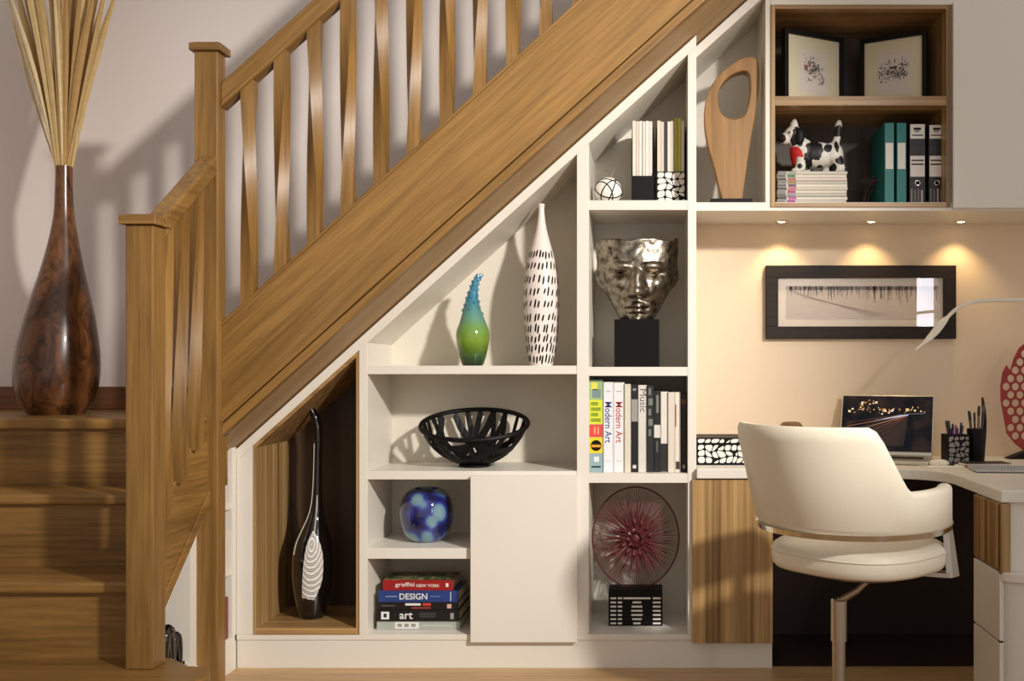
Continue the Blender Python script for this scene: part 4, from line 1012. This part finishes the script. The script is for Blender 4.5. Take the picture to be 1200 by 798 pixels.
trn = N.new('ShaderNodeBsdfTransparent'); gls = N.new('ShaderNodeBsdfGlossy'); gls.inputs['Roughness'].default_value = .01; mxs = N.new('ShaderNodeMixShader'); mxs.inputs[0].default_value = .03; L.new(trn.outputs[0], mxs.inputs[1]); L.new(gls.outputs[0], mxs.inputs[2]); L.new(mxs.outputs[0], N['Material Output'].inputs[0])
obj('glass_pane', box(fx0 + fw, fx1 - fw, 3.955, 3.957, fz0 + fw, fz1 - fw), gl, pf)
# desk lamp
LD = 3.6; whitep = plain('white_enamel', (232, 224, 208), .3)
lm = thing('desk_lamp', 'slim white arched desk lamp reaching over the picture', 'lamp', (px(1372, LD), LD, DZ))
obj('base', lathe([(.085, DZ), (.088, DZ + .004), (.086, DZ + .014), (.02, DZ + .02)], (px(1372, LD), LD), 32), whitep, lm, True)
ap = smooth_path([(px(x, LD), LD, pz(y, LD)) for x, y in [(1372, 535), (1372, 460), (1366, 400), (1340, 366), (1290, 353), (1230, 351), (1170, 352), (1140, 354), (1124, 360), (1112, 370), (1104, 380)]], 6)
obj('arm', tube(ap, .0065, 10), whitep, lm, True)
hd = smooth_path([(px(x, LD), LD - .01, pz(y, LD)) for x, y in [(1110, 371), (1103, 379), (1094, 390), (1084, 400), (1072, 410)]], 4)
obj('lamp_head', tube(hd, [.006 + .0105 * math.sin(PI * min(i / 13, 1)) ** .8 if i < 13 else .006 - .001 * (i - 13) for i in range(len(hd))], 12, flat=.55), whitep, lm, True)

# ================================================================== things on the desk
z0 = DZ
# pebble-pattern box
D = 3.60; x0, x1 = px(816.5, D), px(886, D); zt = pz(513, D)
pbx = thing('storage_box', 'black storage box with white pebble pattern at the shelf end of the desk', 'box', ((x0 + x1) / 2, D + .08, z0))
bb = obj('box_body', box(x0, x1, D, D + .2, z0, zt - .022), black, pbx); pebble_panel('pebble_print', bb, x0 + .003, x1 - .003, z0 + .006, zt - .024, D, 9, 3, .0028, bwhite, 5)
ld_ = obj('lid', box(x0 - .002, x1 + .002, D - .002, D + .202, zt - .021, zt), black, pbx); pebble_panel('pebble_print', ld_, x0 + .002, x1 - .002, zt - .019, zt - .003, D - .002, 9, 1, .0026, bwhite, 6)
# brown bowl behind the chair
D = 3.78; cx = px(927, D); brn = plain('brown_glaze', (112, 78, 46), .3)
s_ = F / D
tag(obj('round_pot', lathe([(r, DZ + h) for r, h in interp([(.03, 0), (.048, .02), (.058, .065), (.050, .115), (.036, .138), (.027, .143), (.022, .135)], 4)], (cx, D), 32), brn, None, True, loc=(cx, D, DZ)), 'small brown glazed pot behind the cream chair back', 'pot')
# laptop
lx, ly = px(1037, 3.80), 3.80
lp = thing('laptop', 'open silver laptop showing a night street photo on the desk', 'laptop', (lx, ly, z0)); lp.rotation_euler[2] = math.radians(-20)
alu = plain('aluminium', (206, 198, 182), .32, .9, var=.03)
LW, LDp, LH = .172, .19, .238
bs_ = obj('base', box(-LW, LW, -LDp, 0, .001, .016), alu, lp, local=True, bev=.004)
obj('keyboard', box(-LW * .84, LW * .84, -LDp * .55, -LDp * .1, .0155, .0168), black, bs_, local=True)
obj('trackpad', box(-.05, .05, -LDp * .95, -LDp * .6, .0155, .0165), steel, bs_, local=True)
tl = math.radians(22)
def SP(x, h, n): return (x, h * math.sin(tl) - n * math.cos(tl), .018 + h * math.cos(tl) + n * -math.sin(tl) * -1)
def splate(x0, x1, h0, h1, n0, n1):
    P_ = [SP(x, h, n) for x in (x0, x1) for h in (h0, h1) for n in (n0, n1)]
    return P_, [(0, 1, 3, 2), (4, 6, 7, 5), (0, 4, 5, 1), (2, 3, 7, 6), (0, 2, 6, 4), (1, 5, 7, 3)]
sc = obj('screen', splate(-LW, LW, 0, LH, -.006, .002), alu, lp, local=True, bev=.002)
scb, nt, pb = _new('screen_dark'); pb.inputs['Base Color'].default_value = srgb(8, 8, 12); pb.inputs['Roughness'].default_value = .15; pb.inputs['Specular IOR Level'].default_value = .15
N, L = nt.nodes, nt.links
tc = N.new('ShaderNodeTexCoord'); nz = N.new('ShaderNodeTexNoise'); nz.inputs['Scale'].default_value = 16; nz.inputs['Detail'].default_value = 6; L.new(tc.outputs['Object'], nz.inputs['Vector'])
cr = N.new('ShaderNodeValToRGB'); cr.color_ramp.elements[0].position = .42; cr.color_ramp.elements[0].color = srgb(10, 12, 20); cr.color_ramp.elements[1].position = .75; cr.color_ramp.elements[1].color = srgb(62, 44, 34)
L.new(nz.outputs['Fac'], cr.inputs[0]); L.new(cr.outputs[0], pb.inputs['Emission Color']); pb.inputs['Emission Strength'].default_value = .8
obj('display', splate(-LW + .004, LW - .004, .014, LH - .004, .002, .0026), scb, sc, local=True)
def emis(c, s=.8): return plain('screen_%d_%d_%d' % c, c, .4, emit=s, var=.15, scale=60)
def spoly(pts, lift, mat, nm='display_picture'):
    P_ = [SP((u - .5) * 2 * (LW - .006), .016 + v * (LH - .022), .0026 + lift) for u, v in pts]
    obj(nm, (P_, [tuple(range(len(P_)))]), mat, sc, local=True)
spoly([(.02, .36), (.70, .645), (.74, .63), (.70, .10), (.18, .08)], .0002, emis((34, 22, 19), .5))
spoly([(.30, .12), (.70, .63), (.74, .62), (.62, .10)], .0003, emis((44, 28, 24), .5))
for k, (a, b, c, d, t, co) in enumerate([(.06, .44, .70, .655, .010, (150, 92, 62)), (.12, .34, .71, .65, .007, (170, 120, 92)), (.2, .26, .71, .645, .006, (132, 78, 54)), (.3, .22, .72, .645, .005, (110, 66, 50)), (.05, .50, .64, .66, .006, (96, 60, 46)), (.36, .545, .72, .665, .022, (110, 112, 136)), (.46, .58, .74, .67, .018, (170, 170, 190)), (.45, .3, .725, .645, .004, (96, 60, 50)), (.62, .66, .92, .70, .012, (84, 74, 92))]):
    spoly([(a, b - t * .3), (c, d - t), (c, d + t), (a, b + t * .3)], .0004 + .0001 * k, emis(co, .7))
rr_ = random.Random(9)
lights = []
for k in range(70):
    u = rr_.uniform(.05, .92); v = rr_.gauss(.74, .035) if k % 4 else rr_.gauss(.86, .03) ; r_ = rr_.uniform(.004, .013)
    if k % 4 == 0: u = rr_.uniform(.2, .5)
    co = rr_.choice([(214, 170, 96), (236, 214, 160), (180, 130, 70), (226, 200, 190), (120, 96, 60)])
    lights.append((u, v, r_, co))
for u, v, r_, co in lights: spoly([(u - r_, v - r_), (u + r_, v - r_), (u + r_, v + r_ * 1.6), (u - r_, v + r_ * 1.6)], .0009, emis(co, .75), 'display_light')
# mouse
D = 3.59; mx_ = px(1100, D)
tag(obj('computer_mouse', lathe([(.001, 0)], (0, 0)) if False else loft([[(mx_ + r * 1.2 * math.cos(2 * PI * k / 28), D + r * math.sin(2 * PI * k / 28), DZ + z) for k in range(28)] for r, z in ((.028, 0), (.031, .006), (.029, .013), (.022, .019), (.010, .022), (.002, .0225))]), whitep, None, True, loc=(mx_, D, DZ)), 'white rounded computer mouse lying beside the laptop', 'mouse')
# papers
for i, (xa, D, wd, dp, rz, lab) in enumerate([(1108, 3.56, .17, .10, .25, 'loose white paper sheet under the notebook near the pen pots'), (1098, 3.62, .12, .09, -.3, 'loose white paper sheet beside the computer mouse')]):
    v, f = box(-wd / 2, wd / 2, -dp / 2, dp / 2, 0, .0015)
    o = obj('paper_sheet', (v, f), bwhite, None, local=True); o.location = (px(xa, D), D, DZ + .0004 + .0021 * i * 0); o.rotation_euler[2] = rz
    tag(o, lab, 'paper')
# pen pots
def pens(n, x, y, zb, spread, hts, mats, lab, grp, cnames):
    for i in range(n):
        a = 2 * PI * i / n + .3; r0 = spread * .35; r1 = spread * R.uniform(.75, 1.15); h = R.uniform(*hts)
        p0 = Vector((x + r0 * math.cos(a), y + r0 * math.sin(a), zb + .004)); p1 = Vector((x + r1 * math.cos(a), y + r1 * math.sin(a), zb + h))
        pn = thing('pen', cnames[i % len(mats)] + ' ' + lab, 'pen', p0, grp)
        m = mats[i % len(mats)]
        obj('barrel', tube([p0, p0.lerp(p1, .82)], .0036, 8), m, pn, True)
        obj('cap', tube([p0.lerp(p1, .82), p0.lerp(p1, .97), p1], [.0042, .0042, .002], 8), M((40, 36, 40)) if i % 3 else m, pn, True)
D = 3.67; s_ = F / D; cx = px(1119.5, D)
pp = thing('pen_pot', 'square black pen pot with white pebble pattern', 'pen pot', (cx, D, DZ), 'pen pots')
hw, hh_ = 13 / s_, 34 / s_; t = .003
fr = obj('front', box(cx - hw, cx + hw, D - hw, D - hw + t, DZ, DZ + hh_), black, pp); obj('back', box(cx - hw, cx + hw, D + hw - t, D + hw, DZ, DZ + hh_), black, pp)
for sg in (-1, 1): obj('side', box(cx + sg * hw - (t if sg > 0 else 0), cx + sg * hw + (t if sg < 0 else 0), D - hw + t, D + hw - t, DZ, DZ + hh_), black, pp)
obj('base', box(cx - hw + t, cx + hw - t, D - hw + t, D + hw - t, DZ, DZ + t), black, pp)
pebble_panel('pebble_print', fr, cx - hw + .003, cx + hw - .003, DZ + .004, DZ + hh_ - .004, D - hw, 4, 5, .0032, M((150, 140, 128)), 21)
pens(9, cx, D, DZ, .030, (.125, .155), [M((70, 60, 90)), M((40, 40, 44)), M((150, 60, 140)), M((60, 50, 60))], 'pen standing in the square patterned pot', 'pens in the patterned pot', ['slate blue', 'black', 'magenta', 'dark plum'])
cx2 = px(1144.5, D)
p2 = thing('brush_pot', 'tapered black cup holding pencils beside the patterned pen pot', 'pen pot', (cx2, D, DZ), 'pen pots')
obj('cup', lathe([(.026, DZ), (.0265, DZ + .002), (.035, DZ + .125), (.033, DZ + .125), (.025, DZ + .006), (.001, DZ + .006)], (cx2, D), 32), plain('black_cup', (24, 21, 20), .45, spec=.2), p2, True)
pens(10, cx2, D, DZ + .007, .028, (.17, .205), [M((60, 56, 52)), M((96, 92, 86)), M((50, 46, 50)), M((120, 112, 100))], 'pencil standing in the tapered black cup', 'pencils in the tapered cup', ['dark brown', 'grey', 'charcoal', 'beige'])
# dark paper knife standing behind the cup
kx = smooth_path([(px(x, D), D + .055, pz(y, D)) for x, y in [(1146, 543), (1154, 530), (1158.5, 505), (1159, 485), (1157, 466)]], 5)
ln_ = len(kx)
tag(obj('paper_knife', tube(kx, [.004 + .007 * math.sin(PI * i / (ln_ - 1)) for i in range(ln_)], 10, flat=.5), plain('dark_horn', (36, 26, 24), .3), None, True, loc=(px(1148, D), D + .055, DZ)), 'curved dark horn paper knife propped behind the pencil cup', 'paper knife')
# spiral notebooks
def notebook(label, x, y, wd, dp, rz, zb, th, color, coils, grp='spiral notebooks'):
    nb_ = thing('notebook', label, 'notebook', (x, y, zb), grp); nb_.rotation_euler[2] = rz
    obj('pages', box(-wd / 2 + .002, wd / 2 - .002, -dp / 2 + .002, dp / 2 - .002, .0015, th - .0015), bwhite, nb_, local=True)
    obj('cover', box(-wd / 2, wd / 2, -dp / 2, dp / 2, th - .0015, th), M(color), nb_, local=True); obj('cover', box(-wd / 2, wd / 2, -dp / 2, dp / 2, 0, .0015), M(color), nb_, local=True)
    for k in range(coils):
        cxk = -wd / 2 + wd * (k + .5) / coils
        obj('coil', tube([(cxk, -dp / 2 + .004 + .006 * math.cos(2 * PI * j / 12), th / 2 + .0062 * math.sin(2 * PI * j / 12)) for j in range(12)], .0009, 5, True), chrome, nb_, local=True, smooth=True)
notebook('grey-blue spiral notebook lying at the curved desk edge', px(1178, 3.40), 3.40, .22, .15, -.12, DZ + .003, .008, (148, 158, 166), 22)
notebook('black spiral notebook lying in front of the pencil cup', px(1155, 3.56), 3.575, .16, .09, .05, DZ + .0005, .012, (38, 32, 30), 16)
tag(obj('red_pencil', tube([(px(1131, 3.50), 3.505, DZ + .0055), (px(1163, 3.50), 3.49, DZ + .0055)], .0045, 8), M((176, 84, 60)), None, True, loc=(px(1140, 3.5), 3.5, DZ)), 'orange-red pencil lying between the two notebooks', 'pencil')
# red coral leaf sculpture
D = 3.86; s_ = F / D; cx = px(1206, D)
cs = thing('leaf_sculpture', 'red pierced leaf-shaped sculpture with round holes on a small dark foot', 'sculpture', (cx, D, DZ))
redp = plain('coral_red', (150, 34, 26), .45)
half = [(0, 535), (-6, 528), (-16, 520), (-26, 508), (-29, 492), (-33, 470), (-33.5, 452), (-31, 436), (-27, 428), (-22, 434), (-18, 420), (-12, 408), (-5, 402), (0, 398)]
L_ = [(x, 537 - y) for x, y in half]; outl = [(a / s_, b / s_) for a, b in L_] + [(-a / s_, b / s_) for a, b in L_[-2:0:-1]]
holes = []
def inside(x, z):
    c = False; n = len(outl)
    for i in range(n):
        (xa, za1), (xb, zb1) = outl[i], outl[(i + 1) % n]
        if (za1 > z) != (zb1 > z) and x < (xb - xa) * (z - za1) / (zb1 - za1) + xa: c = not c
    return c
stp = 10.8 / s_
for j in range(14):
    for i in range(-4, 5):
        x = (i + (.5 if j % 2 else 0)) * stp; z = (17 + j * 9.6) / s_; r = 4.5 / s_
        if all(inside(x + r * 1.12 * math.cos(q), z + r * 1.12 * math.sin(q)) for q in [2 * PI * k / 12 for k in range(12)]):
            holes.append([(x + r * math.cos(2 * PI * k / 16), z + r * math.sin(2 * PI * k / 16)) for k in range(16)])
v, f = curve_mesh(outl, holes, .010)
obj('leaf', ([(a, c, b) for a, b, c in v], f), redp, cs, local=True)
obj('foot', prism([(-.09, 0), (.09, 0), (.06, .012), (.012, .03), (-.012, .03), (-.06, .012)], -.03, .03), black, cs, local=True, bev=.002)

# ================================================================== things in the side bookcase
bl = thing('black_ornament', 'glossy black looped ornament in the triangular opening under the stairs', 'ornament', (-1.46, 3.07, SZ0))
for (y, h, rr2, dx) in ((3.025, .095, .016, .0), (3.055, .112, .018, .01), (3.085, .11, .018, .0), (3.112, .085, .015, .01)):
    pts = [(-1.462 + dx, y + .022 * math.cos(PI * k / 12) * (1 if k else 1), SZ0 + .012 + h * math.sin(PI * k / 12)) for k in range(13)]
    obj('loop', tube(pts, [rr2 * (.7 + .3 * math.sin(PI * k / 12)) for k in range(13)], 12), blackg, bl, True)
obj('spike', tube([(-1.455, 3.035, SZ0 + .08), (-1.45, 3.03, SZ0 + .155)], [.012, .003], 8), blackg, bl, True)
obj('foot', box(-1.50, -1.435, 2.99, 3.14, SZ0, SZ0 + .014), blackg, bl, bev=.003)
sh = [(SZ0, .13, (40, 38, 40)), (SZ0, .15, (200, 192, 184)), (SZ0, .14, (120, 40, 40)), (.348, .13, (206, 198, 188)), (.348, .15, (52, 50, 52)), (.348, .14, (214, 206, 196)), (.573, .12, (190, 184, 180)), (.573, .11, (120, 112, 116)), (.573, .12, (206, 198, 190))]
nm = ['charcoal', 'pale grey', 'dark red', 'ivory', 'black', 'white', 'silver grey', 'mauve grey', 'cream']; lv = ['lowest', 'middle', 'top']
for i, (zz1, h, c) in enumerate(sh):
    y0 = 3.375 + .028 * (i % 3)
    t = .024; x1 = SX - .006; x0 = x1 - .13
    b = thing('book', '%s book standing on the %s shelf of the understair bookcase' % (nm[i], lv[i // 3]), 'book', ((x0 + x1) / 2, y0 + t / 2, zz1), 'books in the understair bookcase')
    obj('cover', join(box(x0, x1, y0, y0 + .002, zz1, zz1 + h), box(x0, x1, y0 + t - .002, y0 + t, zz1, zz1 + h), box(x1 - .002, x1, y0 + .002, y0 + t - .002, zz1, zz1 + h)), cov(c), b)
    obj('pages', box(x0 + .003, x1 - .002, y0 + .002, y0 + t - .002, zz1, zz1 + h - .003), papers, b)
